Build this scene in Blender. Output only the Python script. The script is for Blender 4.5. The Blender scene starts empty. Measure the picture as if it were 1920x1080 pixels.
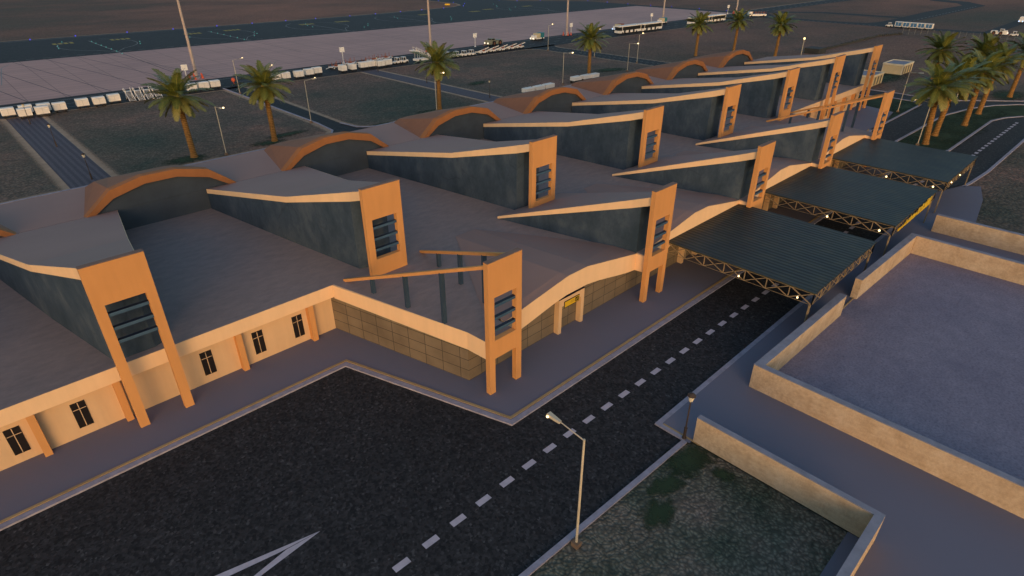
import bpy, bmesh, math, random
from mathutils import Vector, Matrix
random.seed(7)
H = 30.0                       # plan units: camera height; everything below is in units of H until built
S = bpy.context.scene
COL = S.collection

# ------------------------------------------------------------------ render / camera / light
S.view_settings.view_transform = 'Standard'
S.view_settings.look = 'None'
S.view_settings.gamma = 1.0
S.view_settings.exposure = 1.38
S.cycles.use_denoising = True
S.cycles.sample_clamp_indirect = 3.0
S.cycles.max_bounces = 6
cam = bpy.data.cameras.new('camera'); co = bpy.data.objects.new('camera', cam); COL.objects.link(co)
cam.sensor_width = 36.0; cam.lens = 36.0*1124.656/1920; cam.clip_start = 0.5; cam.clip_end = 20000
R = [[0.7186597669767391, -0.6953600876587744, -0.001577282511391154],
     [0.34203553490361543, 0.3515195085824142, 0.8714618339027681],
     [0.6054253316406053, 0.6268240451491628, -0.4904607876586094]]
m = Matrix.Identity(4)
for i in range(3):
    m[i][0] = R[0][i]; m[i][1] = R[1][i]; m[i][2] = -R[2][i]; m[i][3] = (0, 0, H)[i]
co.matrix_world = m
S.camera = co

SUN_AZ = math.degrees(math.atan2(-0.62, -0.78)) % 360
SUN_EL = 5.0
w = bpy.data.worlds.new('World'); S.world = w; w.use_nodes = True
nt = w.node_tree
sky = nt.nodes.new('ShaderNodeTexSky'); sky.sky_type = 'NISHITA'; sky.sun_disc = False
sky.ozone_density = 2.2
sky.sun_elevation = math.radians(SUN_EL); sky.sun_rotation = math.radians(SUN_AZ)
nt.links.new(sky.outputs[0], nt.nodes['Background'].inputs[0])
nt.nodes['Background'].inputs[1].default_value = 0.15
sl = bpy.data.lights.new('sun', 'SUN'); so = bpy.data.objects.new('sun', sl); COL.objects.link(so)
sl.energy = 0.78; sl.angle = math.radians(44); sl.color = (1.0, 0.62, 0.32)
sd = Vector((math.sin(math.radians(SUN_AZ))*math.cos(math.radians(SUN_EL)), math.cos(math.radians(SUN_AZ))*math.cos(math.radians(SUN_EL)), math.sin(math.radians(SUN_EL))))
so.rotation_euler = (-sd).to_track_quat('-Z', 'Y').to_euler()
so.location = sd*400

# ------------------------------------------------------------------ materials
MATS = {}
def base_mat(name, rough=0.8, spec=0.3, metallic=0.0):
    mt = bpy.data.materials.new(name); mt.use_nodes = True
    n = mt.node_tree; b = n.nodes['Principled BSDF']
    b.inputs['Roughness'].default_value = rough
    b.inputs['Specular IOR Level'].default_value = spec
    b.inputs['Metallic'].default_value = metallic
    MATS[name] = mt
    return mt, n, b
def N(n, t, **kw):
    x = n.nodes.new(t)
    for k, v in kw.items():
        if k.startswith('i_'):
            x.inputs[k[2:].replace('_', ' ')].default_value = v
        else:
            setattr(x, k, v)
    return x
def coords(n, scale=(1, 1, 1), kind='Object', rot=0):
    tc = N(n, 'ShaderNodeTexCoord'); mp = N(n, 'ShaderNodeMapping')
    mp.inputs['Scale'].default_value = scale; mp.inputs['Rotation'].default_value = (0, 0, rot)
    n.links.new(tc.outputs[kind], mp.inputs['Vector'])
    return mp.outputs['Vector']
def ramp(n, fac, stops):
    r = N(n, 'ShaderNodeValToRGB'); e = r.color_ramp.elements
    while len(e) < len(stops): e.new(0.5)
    for el, (p, c) in zip(e, stops):
        el.position = p; el.color = (*c, 1) if len(c) == 3 else c
    n.links.new(fac, r.inputs['Fac'])
    return r.outputs['Color']
def noise(n, vec, scale, detail=4, rough=0.55):
    x = N(n, 'ShaderNodeTexNoise', i_Scale=scale, i_Detail=detail, i_Roughness=rough)
    n.links.new(vec, x.inputs['Vector']); return x.outputs['Fac']
def mixc(n, fac, a, b, mode='MIX'):
    x = N(n, 'ShaderNodeMix', data_type='RGBA', blend_type=mode)
    for s, v in ((x.inputs['Factor'], fac), (x.inputs['A'], a), (x.inputs['B'], b)):
        if isinstance(v, (int, float)): s.default_value = v
        elif isinstance(v, tuple): s.default_value = (*v, 1)
        else: n.links.new(v, s)
    return x.outputs['Result']
def bump(n, b, h, strength, dist=0.05):
    x = N(n, 'ShaderNodeBump', i_Strength=strength, i_Distance=dist)
    n.links.new(h, x.inputs['Height']); n.links.new(x.outputs[0], b.inputs['Normal'])
def simple(name, col, rough=0.8, spec=0.3, metallic=0.0, var=0.18, scale=0.5, stretch=(1, 1, 1), bmp=0.0):
    mt, n, b = base_mat(name, rough, spec, metallic)
    v = coords(n, stretch)
    f = noise(n, v, scale, 6, 0.6)
    c = ramp(n, f, [(0.25, tuple(x*(1-var) for x in col)), (0.75, tuple(x*(1+var) for x in col))])
    n.links.new(c, b.inputs['Base Color'])
    if bmp: bump(n, b, noise(n, v, scale*8, 4), bmp)
    return mt
def emis(name, col, strength):
    mt = bpy.data.materials.new(name); mt.use_nodes = True; n = mt.node_tree
    n.nodes.remove(n.nodes['Principled BSDF'])
    e = N(n, 'ShaderNodeEmission'); e.inputs[0].default_value = (*col, 1); e.inputs[1].default_value = strength
    n.links.new(e.outputs[0], n.nodes['Material Output'].inputs['Surface'])
    mt.cycles.emission_sampling = 'NONE'
    MATS[name] = mt; return mt

# painted render of the terminal
def plaster(name, col, var=0.10, streak=0.12, rough=0.85):
    mt, n, b = base_mat(name, rough, 0.2)
    v = coords(n); f = noise(n, v, 0.35, 6, 0.6)
    v2 = coords(n, (1.3, 1.3, 0.12)); f2 = noise(n, v2, 1.2, 5, 0.6)
    c = ramp(n, f, [(0.25, tuple(x*(1-var) for x in col)), (0.75, tuple(x*(1+var) for x in col))])
    c2 = ramp(n, f2, [(0.35, (1-streak,)*3), (0.62, (1, 1, 1))])
    n.links.new(mixc(n, 1.0, c, c2, 'MULTIPLY'), b.inputs['Base Color'])
    bump(n, b, noise(n, v, 9, 4), 0.12)
    return mt
plaster('orange_render', (0.61, 0.27, 0.086), 0.05, 0.06)
plaster('cream_render', (0.64, 0.395, 0.205), 0.05, 0.07)
plaster('vault_cover', (0.265, 0.110, 0.056), 0.06, 0.08)
plaster('fascia_render', (0.80, 0.50, 0.265), 0.04, 0.05)
plaster('vault_render', (0.35, 0.13, 0.043), 0.06, 0.08)
def blue_plaster():
    mt, n, b = base_mat('blue_plaster', 0.75, 0.25)
    v = coords(n, (1, 1, 0.6)); f = noise(n, v, 0.30, 9, 0.72)
    c = ramp(n, f, [(0.36, (0.021, 0.036, 0.052)), (0.5, (0.036, 0.053, 0.074)), (0.63, (0.064, 0.081, 0.098))])
    d = N(n, 'ShaderNodeTexNoise', i_Scale=0.5, i_Detail=3.0); n.links.new(v, d.inputs['Vector'])
    va = N(n, 'ShaderNodeMix', data_type='VECTOR'); va.inputs['Factor'].default_value = 0.55
    n.links.new(v, va.inputs['A']); n.links.new(d.outputs['Color'], va.inputs['B'])
    vo = N(n, 'ShaderNodeTexVoronoi', feature='DISTANCE_TO_EDGE', i_Scale=0.9); n.links.new(va.outputs['Result'], vo.inputs['Vector'])
    k = ramp(n, vo.outputs['Distance'], [(0.0, (0.78, 0.78, 0.78)), (0.03, (1, 1, 1))])
    msk = ramp(n, noise(n, v, 0.35, 3), [(0.5, (0, 0, 0)), (0.62, (1, 1, 1))])
    kk = mixc(n, msk, (1.0, 1.0, 1.0), k)
    n.links.new(mixc(n, 1.0, c, kk, 'MULTIPLY'), b.inputs['Base Color'])
    bump(n, b, f, 0.25, 0.1)
blue_plaster()
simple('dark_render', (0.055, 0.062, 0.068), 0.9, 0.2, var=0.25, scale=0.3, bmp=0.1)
simple('deck_roof', (0.34, 0.195, 0.148), 0.9, 0.2, var=0.05, scale=0.15)
def main_roof():
    mt, n, b = base_mat('main_roof', 0.9, 0.2)
    v = coords(n, (0.8, 1.7, 1), rot=0.25); dn = N(n, 'ShaderNodeTexNoise', i_Scale=0.25, i_Detail=3.0); n.links.new(v, dn.inputs['Vector'])
    va = N(n, 'ShaderNodeMix', data_type='VECTOR'); va.inputs['Factor'].default_value = 0.25; n.links.new(v, va.inputs['A']); n.links.new(dn.outputs['Color'], va.inputs['B'])
    f = noise(n, va.outputs['Result'], 1.3, 9, 0.75)
    v2 = coords(n); f2 = noise(n, v2, 0.05, 5, 0.6)
    c = ramp(n, f, [(0.33, (0.232, 0.170, 0.146)), (0.5, (0.268, 0.194, 0.164)), (0.68, (0.315, 0.222, 0.184))])
    c2 = ramp(n, f2, [(0.3, (0.88, 0.88, 0.9)), (0.7, (1.08, 1.05, 1.02))])
    n.links.new(mixc(n, 1.0, c, c2, 'MULTIPLY'), b.inputs['Base Color'])
    bump(n, b, f, 0.25, 0.04)
main_roof()
simple('shell_roof', (0.315, 0.185, 0.14), 0.9, 0.2, var=0.05, scale=0.2)
# tiled tan wall: grid lines through object coords of each wall (x along, z up) -> uses UV
def tile_wall():
    mt, n, b = base_mat('tan_panels', 0.6, 0.3)
    tc = N(n, 'ShaderNodeTexCoord'); mp = N(n, 'ShaderNodeMapping'); n.links.new(tc.outputs['UV'], mp.inputs['Vector'])
    br = N(n, 'ShaderNodeTexBrick', offset=0.0, squash=1.0)
    br.inputs['Scale'].default_value = 1.0; br.inputs['Mortar Size'].default_value = 0.026
    br.inputs['Brick Width'].default_value = 1.75; br.inputs['Row Height'].default_value = 0.98
    br.inputs['Color1'].default_value = (0.185, 0.132, 0.080, 1); br.inputs['Color2'].default_value = (0.160, 0.114, 0.069, 1)
    br.inputs['Mortar'].default_value = (0.035, 0.028, 0.02, 1)
    n.links.new(mp.outputs[0], br.inputs['Vector'])
    f = noise(n, coords(n), 0.5, 5)
    c2 = ramp(n, f, [(0.3, (0.8, 0.8, 0.8)), (0.7, (1.15, 1.15, 1.15))])
    n.links.new(mixc(n, 1.0, br.outputs['Color'], c2, 'MULTIPLY'), b.inputs['Base Color'])
tile_wall()
def glassy(name, col, rough=0.15):
    mt, n, b = base_mat(name, rough, 0.5); 
    f = noise(n, coords(n), 0.6, 3)
    n.links.new(ramp(n, f, [(0.3, tuple(x*0.8 for x in col)), (0.7, tuple(x*1.2 for x in col))]), b.inputs['Base Color'])
glassy('window_glass', (0.014, 0.010, 0.008), 0.3)
glassy('bus_glass', (0.016, 0.014, 0.012), 0.3)
simple('cap_brown', (0.22, 0.125, 0.085), 0.9, 0.2)
simple('column_blue', (0.030, 0.050, 0.074), 0.7, 0.3)
simple('louver_blue', (0.045, 0.085, 0.125), 0.55, 0.4, var=0.2, scale=1.5)
simple('navy_metal', (0.008, 0.011, 0.022), 0.6, 0.3)
simple('mullion_cream', (0.55, 0.36, 0.2), 0.7)

def asphalt(name, base, cell, amp, tint=(1, 0.84, 0.76)):
    mt, n, b = base_mat(name, 0.85, 0.25)
    v = coords(n)
    vo = N(n, 'ShaderNodeTexVoronoi', i_Scale=1.0/cell); n.links.new(v, vo.inputs['Vector'])
    sp = ramp(n, vo.outputs['Color'], [(0.15, (0.45, 0.45, 0.45)), (0.55, (0.95, 0.95, 0.95)), (0.8, (1.25, 1.25, 1.25)), (0.97, (1+amp, 1+amp, 1+amp))])
    f = noise(n, v, 0.06, 6, 0.6)
    g = ramp(n, f, [(0.3, tuple(base*0.85*t for t in tint)), (0.7, tuple(base*1.15*t for t in tint))])
    fine = ramp(n, noise(n, v, 2.4, 8, 0.75), [(0.35, (0.6, 0.6, 0.6)), (0.65, (1.35, 1.35, 1.35))])
    c = mixc(n, 1.0, g, sp, 'MULTIPLY')
    n.links.new(mixc(n, 1.0, c, fine, 'MULTIPLY'), b.inputs['Base Color'])
    bump(n, b, vo.outputs['Distance'], 0.3, 0.02)
asphalt('asphalt', 0.033, 0.16, 1.6)
asphalt('airfield_asphalt', 0.015, 0.5, 0.6, (1.1, 0.78, 0.70))
simple('pavement', (0.168, 0.150, 0.172), 0.9, 0.2, var=0.035, scale=0.08)
def gravel():
    mt, n, b = base_mat('blue_gravel', 0.9, 0.2)
    v = coords(n)
    f = noise(n, v, 0.12, 6, 0.6); f2 = noise(n, v, 5.0, 6, 0.75); f3 = noise(n, v, 0.8, 5, 0.6)
    c = ramp(n, f, [(0.3, (0.205, 0.166, 0.192)), (0.7, (0.262, 0.208, 0.228))])
    c2 = ramp(n, f2, [(0.3, (0.55, 0.56, 0.6)), (0.5, (1, 1, 1)), (0.75, (1.3, 1.3, 1.3))])
    c3 = ramp(n, f3, [(0.3, (0.86, 0.86, 0.88)), (0.7, (1.08, 1.08, 1.08))])
    n.links.new(mixc(n, 1.0, mixc(n, 1.0, c, c2, 'MULTIPLY'), c3, 'MULTIPLY'), b.inputs['Base Color'])
    bump(n, b, f2, 0.3, 0.03)
gravel()
def stucco_wall():
    mt, n, b = base_mat('sand_stucco', 0.95, 0.1)
    v = coords(n)
    f = noise(n, v, 0.55, 9, 0.75); f2 = noise(n, v, 4.5, 7, 0.75)
    c = ramp(n, f, [(0.28, (0.38, 0.245, 0.138)), (0.5, (0.53, 0.365, 0.225)), (0.72, (0.62, 0.45, 0.30))])
    c2 = ramp(n, f2, [(0.3, (0.80, 0.79, 0.77)), (0.7, (1.12, 1.12, 1.1))])
    n.links.new(mixc(n, 1.0, c, c2, 'MULTIPLY'), b.inputs['Base Color'])
    bump(n, b, f2, 0.3, 0.05)
stucco_wall()
simple('grey_coping', (0.25, 0.225, 0.24), 0.9, 0.2, var=0.22, scale=1.2)
simple('kerb_stone', (0.31, 0.265, 0.285), 0.9, 0.2, var=0.25, scale=1.5)
simple('road_paint', (0.50, 0.40, 0.40), 0.8, 0.2, var=0.15, scale=2.5)
simple('tan_edging', (0.40, 0.25, 0.11), 0.9, 0.2)
simple('yellow_paint', (0.32, 0.22, 0.03), 0.8, 0.2)
simple('faded_line', (0.24, 0.22, 0.19), 0.8, 0.2)

def ground_mat():
    mt, n, b = base_mat('desert_ground', 0.95, 0.1)
    v = coords(n)
    big = noise(n, coords(n, (0.8, 1.2, 1), rot=0.75), 0.006, 7, 0.62)
    mid = noise(n, v, 0.030, 7, 0.68)
    fine = noise(n, v, 1.1, 7, 0.72)
    c1 = ramp(n, big, [(0.34, (0.088, 0.080, 0.055)), (0.46, (0.155, 0.088, 0.060)), (0.55, (0.26, 0.118, 0.076)), (0.66, (0.37, 0.155, 0.095))])
    c2 = ramp(n, mid, [(0.36, (0.062, 0.080, 0.056)), (0.46, (0.125, 0.102, 0.070)), (0.55, (0.19, 0.125, 0.086)), (0.64, (0.34, 0.165, 0.108))])
    # far plain shows the broad soil bands, lawns near the terminal the finer mottling
    sx = N(n, 'ShaderNodeSeparateXYZ'); n.links.new(v, sx.inputs[0])
    ln = N(n, 'ShaderNodeVectorMath', operation='LENGTH'); n.links.new(v, ln.inputs[0])
    mr = N(n, 'ShaderNodeMapRange', i_From_Min=120.0, i_From_Max=330.0, i_To_Min=0.15, i_To_Max=0.85); n.links.new(ln.outputs['Value'], mr.inputs['Value'])
    c = mixc(n, mr.outputs[0], c2, c1)
    c3 = ramp(n, fine, [(0.28, (0.55, 0.57, 0.55)), (0.5, (1, 1, 1)), (0.74, (1.45, 1.42, 1.38))])
    vo = N(n, 'ShaderNodeTexVoronoi', i_Scale=2.2); n.links.new(v, vo.inputs['Vector'])
    c4 = ramp(n, vo.outputs['Distance'], [(0.05, (1.35, 1.33, 1.3)), (0.5, (0.72, 0.74, 0.75))])
    c = mixc(n, 1.0, mixc(n, 1.0, c, c3, 'MULTIPLY'), c4, 'MULTIPLY')
    n.links.new(c, b.inputs['Base Color'])
    bump(n, b, vo.outputs['Distance'], 0.6, 0.15)
ground_mat()
def rocky():
    mt, n, b = base_mat('rocky_soil', 0.95, 0.1)
    v = coords(n)
    big = noise(n, v, 0.16, 6, 0.6); fine = noise(n, v, 2.6, 7, 0.75)
    c = ramp(n, big, [(0.34, (0.072, 0.086, 0.056)), (0.48, (0.160, 0.140, 0.096)), (0.64, (0.255, 0.180, 0.128))])
    d = N(n, 'ShaderNodeTexNoise', i_Scale=1.2, i_Detail=2.0); n.links.new(v, d.inputs['Vector'])
    va = N(n, 'ShaderNodeMix', data_type='VECTOR'); va.inputs['Factor'].default_value = 0.35
    n.links.new(v, va.inputs['A']); n.links.new(d.outputs['Color'], va.inputs['B'])
    vo = N(n, 'ShaderNodeTexVoronoi', i_Scale=6.5); n.links.new(va.outputs['Result'], vo.inputs['Vector'])
    k = ramp(n, vo.outputs['Distance'], [(0.0, (1.45, 1.43, 1.40)), (0.30, (1.0, 1.0, 1.0)), (0.62, (0.55, 0.57, 0.58))])
    k2 = ramp(n, fine, [(0.3, (0.6, 0.6, 0.6)), (0.7, (1.35, 1.35, 1.35))])
    n.links.new(mixc(n, 1.0, mixc(n, 1.0, c, k, 'MULTIPLY'), k2, 'MULTIPLY'), b.inputs['Base Color'])
    bump(n, b, vo.outputs['Distance'], 0.8, 0.12)
rocky()
def strip_mat(name, col, wob=0.6):
    mt, n, b = base_mat(name, 0.95, 0.1)
    f = noise(n, coords(n), 0.7, 5)
    c = ramp(n, f, [(0.3, tuple(x*0.8 for x in col)), (0.7, tuple(x*1.15 for x in col))])
    n.links.new(c, b.inputs['Base Color'])
    tc = N(n, 'ShaderNodeTexCoord'); sx = N(n, 'ShaderNodeSeparateXYZ'); n.links.new(tc.outputs['UV'], sx.inputs[0])
    nz = noise(n, coords(n), 1.4, 5, 0.7)
    ad = N(n, 'ShaderNodeMath', operation='MULTIPLY_ADD'); n.links.new(nz, ad.inputs[0]); ad.inputs[1].default_value = wob; ad.inputs[2].default_value = -0.5*wob
    sm = N(n, 'ShaderNodeMath', operation='ADD'); n.links.new(ad.outputs[0], sm.inputs[0]); n.links.new(sx.outputs[1], sm.inputs[1])
    a = ramp(n, sm.outputs[0], [(0.0, (1, 1, 1)), (0.5, (0.8, 0.8, 0.8)), (1.0, (0, 0, 0))])
    n.links.new(a, b.inputs['Alpha'])
strip_mat('sand_verge', (0.42, 0.27, 0.17))
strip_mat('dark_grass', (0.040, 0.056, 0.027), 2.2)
def paver():
    mt, n, b = base_mat('blue_pavers', 0.85, 0.25)
    v = coords(n)
    wv = N(n, 'ShaderNodeTexWave', bands_direction='X', i_Scale=0.35, i_Distortion=0.6, i_Detail=2.0); n.links.new(v, wv.inputs['Vector'])
    br = N(n, 'ShaderNodeTexBrick', i_Scale=1.6); n.links.new(v, br.inputs['Vector'])
    br.inputs['Color1'].default_value = (0.118, 0.086, 0.090, 1); br.inputs['Color2'].default_value = (0.092, 0.070, 0.076, 1); br.inputs['Mortar'].default_value = (0.05, 0.04, 0.042, 1)
    k = ramp(n, wv.outputs['Fac'], [(0.3, (0.72, 0.72, 0.74)), (0.7, (1.1, 1.1, 1.1))])
    n.links.new(mixc(n, 1.0, br.outputs['Color'], k, 'MULTIPLY'), b.inputs['Base Color'])
paver()
def apron_mat():
    mt, n, b = base_mat('apron_concrete', 0.8, 0.3)
    v = coords(n, rot=0.018)
    br = N(n, 'ShaderNodeTexBrick', offset=0.0)
    br.inputs['Scale'].default_value = 1.0; br.inputs['Brick Width'].default_value = 7.5; br.inputs['Row Height'].default_value = 3.7
    br.inputs['Mortar Size'].default_value = 0.10
    br.inputs['Color1'].default_value = (0.462, 0.248, 0.189, 1); br.inputs['Color2'].default_value = (0.429, 0.229, 0.176, 1); br.inputs['Mortar'].default_value = (0.25, 0.135, 0.105, 1)
    n.links.new(v, br.inputs['Vector'])
    f = noise(n, v, 0.03, 6, 0.6); st = noise(n, coords(n, (0.05, 0.9, 1)), 0.5, 6, 0.65)
    k = ramp(n, f, [(0.3, (0.88, 0.87, 0.88)), (0.7, (1.1, 1.08, 1.06))]); k2 = ramp(n, st, [(0.3, (0.88, 0.88, 0.88)), (0.7, (1.08, 1.08, 1.08))])
    c = mixc(n, 1.0, mixc(n, 1.0, br.outputs['Color'], k, 'MULTIPLY'), k2, 'MULTIPLY')
    n.links.new(c, b.inputs['Base Color'])
apron_mat()
simple('dark_lawn', (0.036, 0.048, 0.022), 0.95, 0.1, var=0.6, scale=0.22, bmp=0.4)
simple('joint_black', (0.05, 0.045, 0.045), 0.9)
def canopy_roof():
    mt, n, b = base_mat('corrugated_teal', 0.6, 0.3)
    v = coords(n)
    wv = N(n, 'ShaderNodeTexWave', bands_direction='X', i_Scale=0.52, i_Distortion=0.0); n.links.new(v, wv.inputs['Vector'])
    f = noise(n, v, 0.5, 6, 0.6)
    f2 = noise(n, coords(n, (2.2, 0.35, 1)), 1.0, 4)
    c = ramp(n, f, [(0.3, (0.020, 0.021, 0.017)), (0.55, (0.029, 0.029, 0.020)), (0.75, (0.050, 0.042, 0.022))])
    k = ramp(n, wv.outputs['Fac'], [(0.55, (0.92, 0.92, 0.92)), (0.88, (1.0, 1.0, 1.0)), (0.97, (1.7, 1.6, 1.2))])
    k2 = ramp(n, f2, [(0.3, (0.8, 0.8, 0.85)), (0.7, (1.15, 1.15, 1.1))])
    n.links.new(mixc(n, 1.0, mixc(n, 1.0, c, k, 'MULTIPLY'), k2, 'MULTIPLY'), b.inputs['Base Color'])
    bump(n, b, wv.outputs['Fac'], 0.5, 0.05)
canopy_roof()
simple('truss_tan', (0.25, 0.17, 0.09), 0.6, 0.4)
simple('white_paint', (0.74, 0.67, 0.58), 0.6, 0.4, var=0.08, scale=1.2)
simple('white_canvas', (0.78, 0.68, 0.56), 0.8, 0.2, var=0.08, scale=0.8)
simple('pole_grey', (0.42, 0.38, 0.32), 0.6, 0.4)
simple('mast_steel', (0.40, 0.30, 0.24), 0.7, 0.3)
simple('pole_cream', (0.50, 0.40, 0.27), 0.6, 0.4)
simple('dark_iron', (0.05, 0.03, 0.018), 0.6, 0.4)
simple('rubber', (0.018, 0.016, 0.015), 0.9)
simple('hub_rust', (0.16, 0.06, 0.03), 0.8)
simple('chassis', (0.05, 0.042, 0.036), 0.8)
simple('cone_orange', (0.60, 0.10, 0.04), 0.7)
simple('rust_pole', (0.30, 0.09, 0.04), 0.8)
simple('teal_paint', (0.03, 0.16, 0.17), 0.6)
simple('blue_curtain', (0.055, 0.15, 0.27), 0.7)
simple('olive_paint', (0.22, 0.20, 0.13), 0.7)
simple('block_brown', (0.20, 0.12, 0.07), 0.9)
simple('sign_yellow', (0.62, 0.36, 0.015), 0.5, 0.3, var=0.06)
simple('sign_black', (0.015, 0.012, 0.01), 0.6)
simple('sign_ink', (0.36, 0.21, 0.02), 0.6)
simple('utility_cream', (0.58, 0.45, 0.26), 0.9, 0.1, var=0.08, scale=1.0)
simple('utility_trim', (0.62, 0.52, 0.36), 0.9, 0.1)
simple('fence_wire', (0.20, 0.18, 0.155), 0.7)
simple('dark_stone', (0.045, 0.042, 0.035), 0.95)
def worn_banner():
    mt, n, b = base_mat('worn_yellow', 0.6, 0.2)
    v = coords(n, (1, 1, 1.6)); f = noise(n, v, 1.1, 4, 0.7)
    c = ramp(n, f, [(0.34, (0.02, 0.016, 0.008)), (0.37, (0.40, 0.23, 0.02)), (0.5, (0.62, 0.38, 0.015)), (0.7, (0.66, 0.41, 0.02))])
    n.links.new(c, b.inputs['Base Color'])
worn_banner()
def bark():
    mt, n, b = base_mat('palm_bark', 0.95, 0.1)
    v = coords(n)
    wv = N(n, 'ShaderNodeTexWave', bands_direction='Z', i_Scale=1.1, i_Distortion=2.5, i_Detail=3.0); n.links.new(v, wv.inputs['Vector'])
    f = noise(n, v, 3.0, 5, 0.7)
    c = ramp(n, wv.outputs['Fac'], [(0.15, (0.20, 0.092, 0.026)), (0.6, (0.30, 0.145, 0.042)), (0.9, (0.34, 0.17, 0.052))])
    k = ramp(n, f, [(0.3, (0.7, 0.7, 0.7)), (0.7, (1.15, 1.15, 1.15))])
    n.links.new(mixc(n, 1.0, c, k, 'MULTIPLY'), b.inputs['Base Color'])
    bump(n, b, wv.outputs['Fac'], 0.6, 0.08)
bark()
def frond():
    mt, n, b = base_mat('palm_frond', 0.55, 0.35)
    at = N(n, 'ShaderNodeTexCoord'); sx = N(n, 'ShaderNodeSeparateXYZ'); n.links.new(at.outputs['UV'], sx.inputs[0])
    c = ramp(n, sx.outputs[0], [(0.0, (0.030, 0.045, 0.010)), (0.35, (0.085, 0.105, 0.017)), (0.7, (0.165, 0.160, 0.030)), (1.0, (0.28, 0.225, 0.065))])
    k = ramp(n, sx.outputs[1], [(0.0, (1.7, 1.55, 1.2)), (0.12, (1.0, 1.0, 1.0)), (1.0, (0.85, 0.85, 0.85))])
    n.links.new(mixc(n, 1.0, c, k, 'MULTIPLY'), b.inputs['Base Color'])
    b.inputs['Subsurface Weight'].default_value = 0.0
frond()
emis('lamp_glow', (1.0, 0.70, 0.34), 1.6)
emis('lantern_glow', (1.0, 0.62, 0.26), 1.3)
emis('headlight_glow', (1.0, 0.85, 0.62), 0.7)
emis('cold_headlight', (0.45, 0.65, 1.0), 0.7)
emis('tail_glow', (1.0, 0.16, 0.08), 0.35)
emis('blue_glow', (0.10, 0.10, 1.0), 0.45)
emis('green_glow', (0.20, 0.75, 0.65), 0.22)

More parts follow.
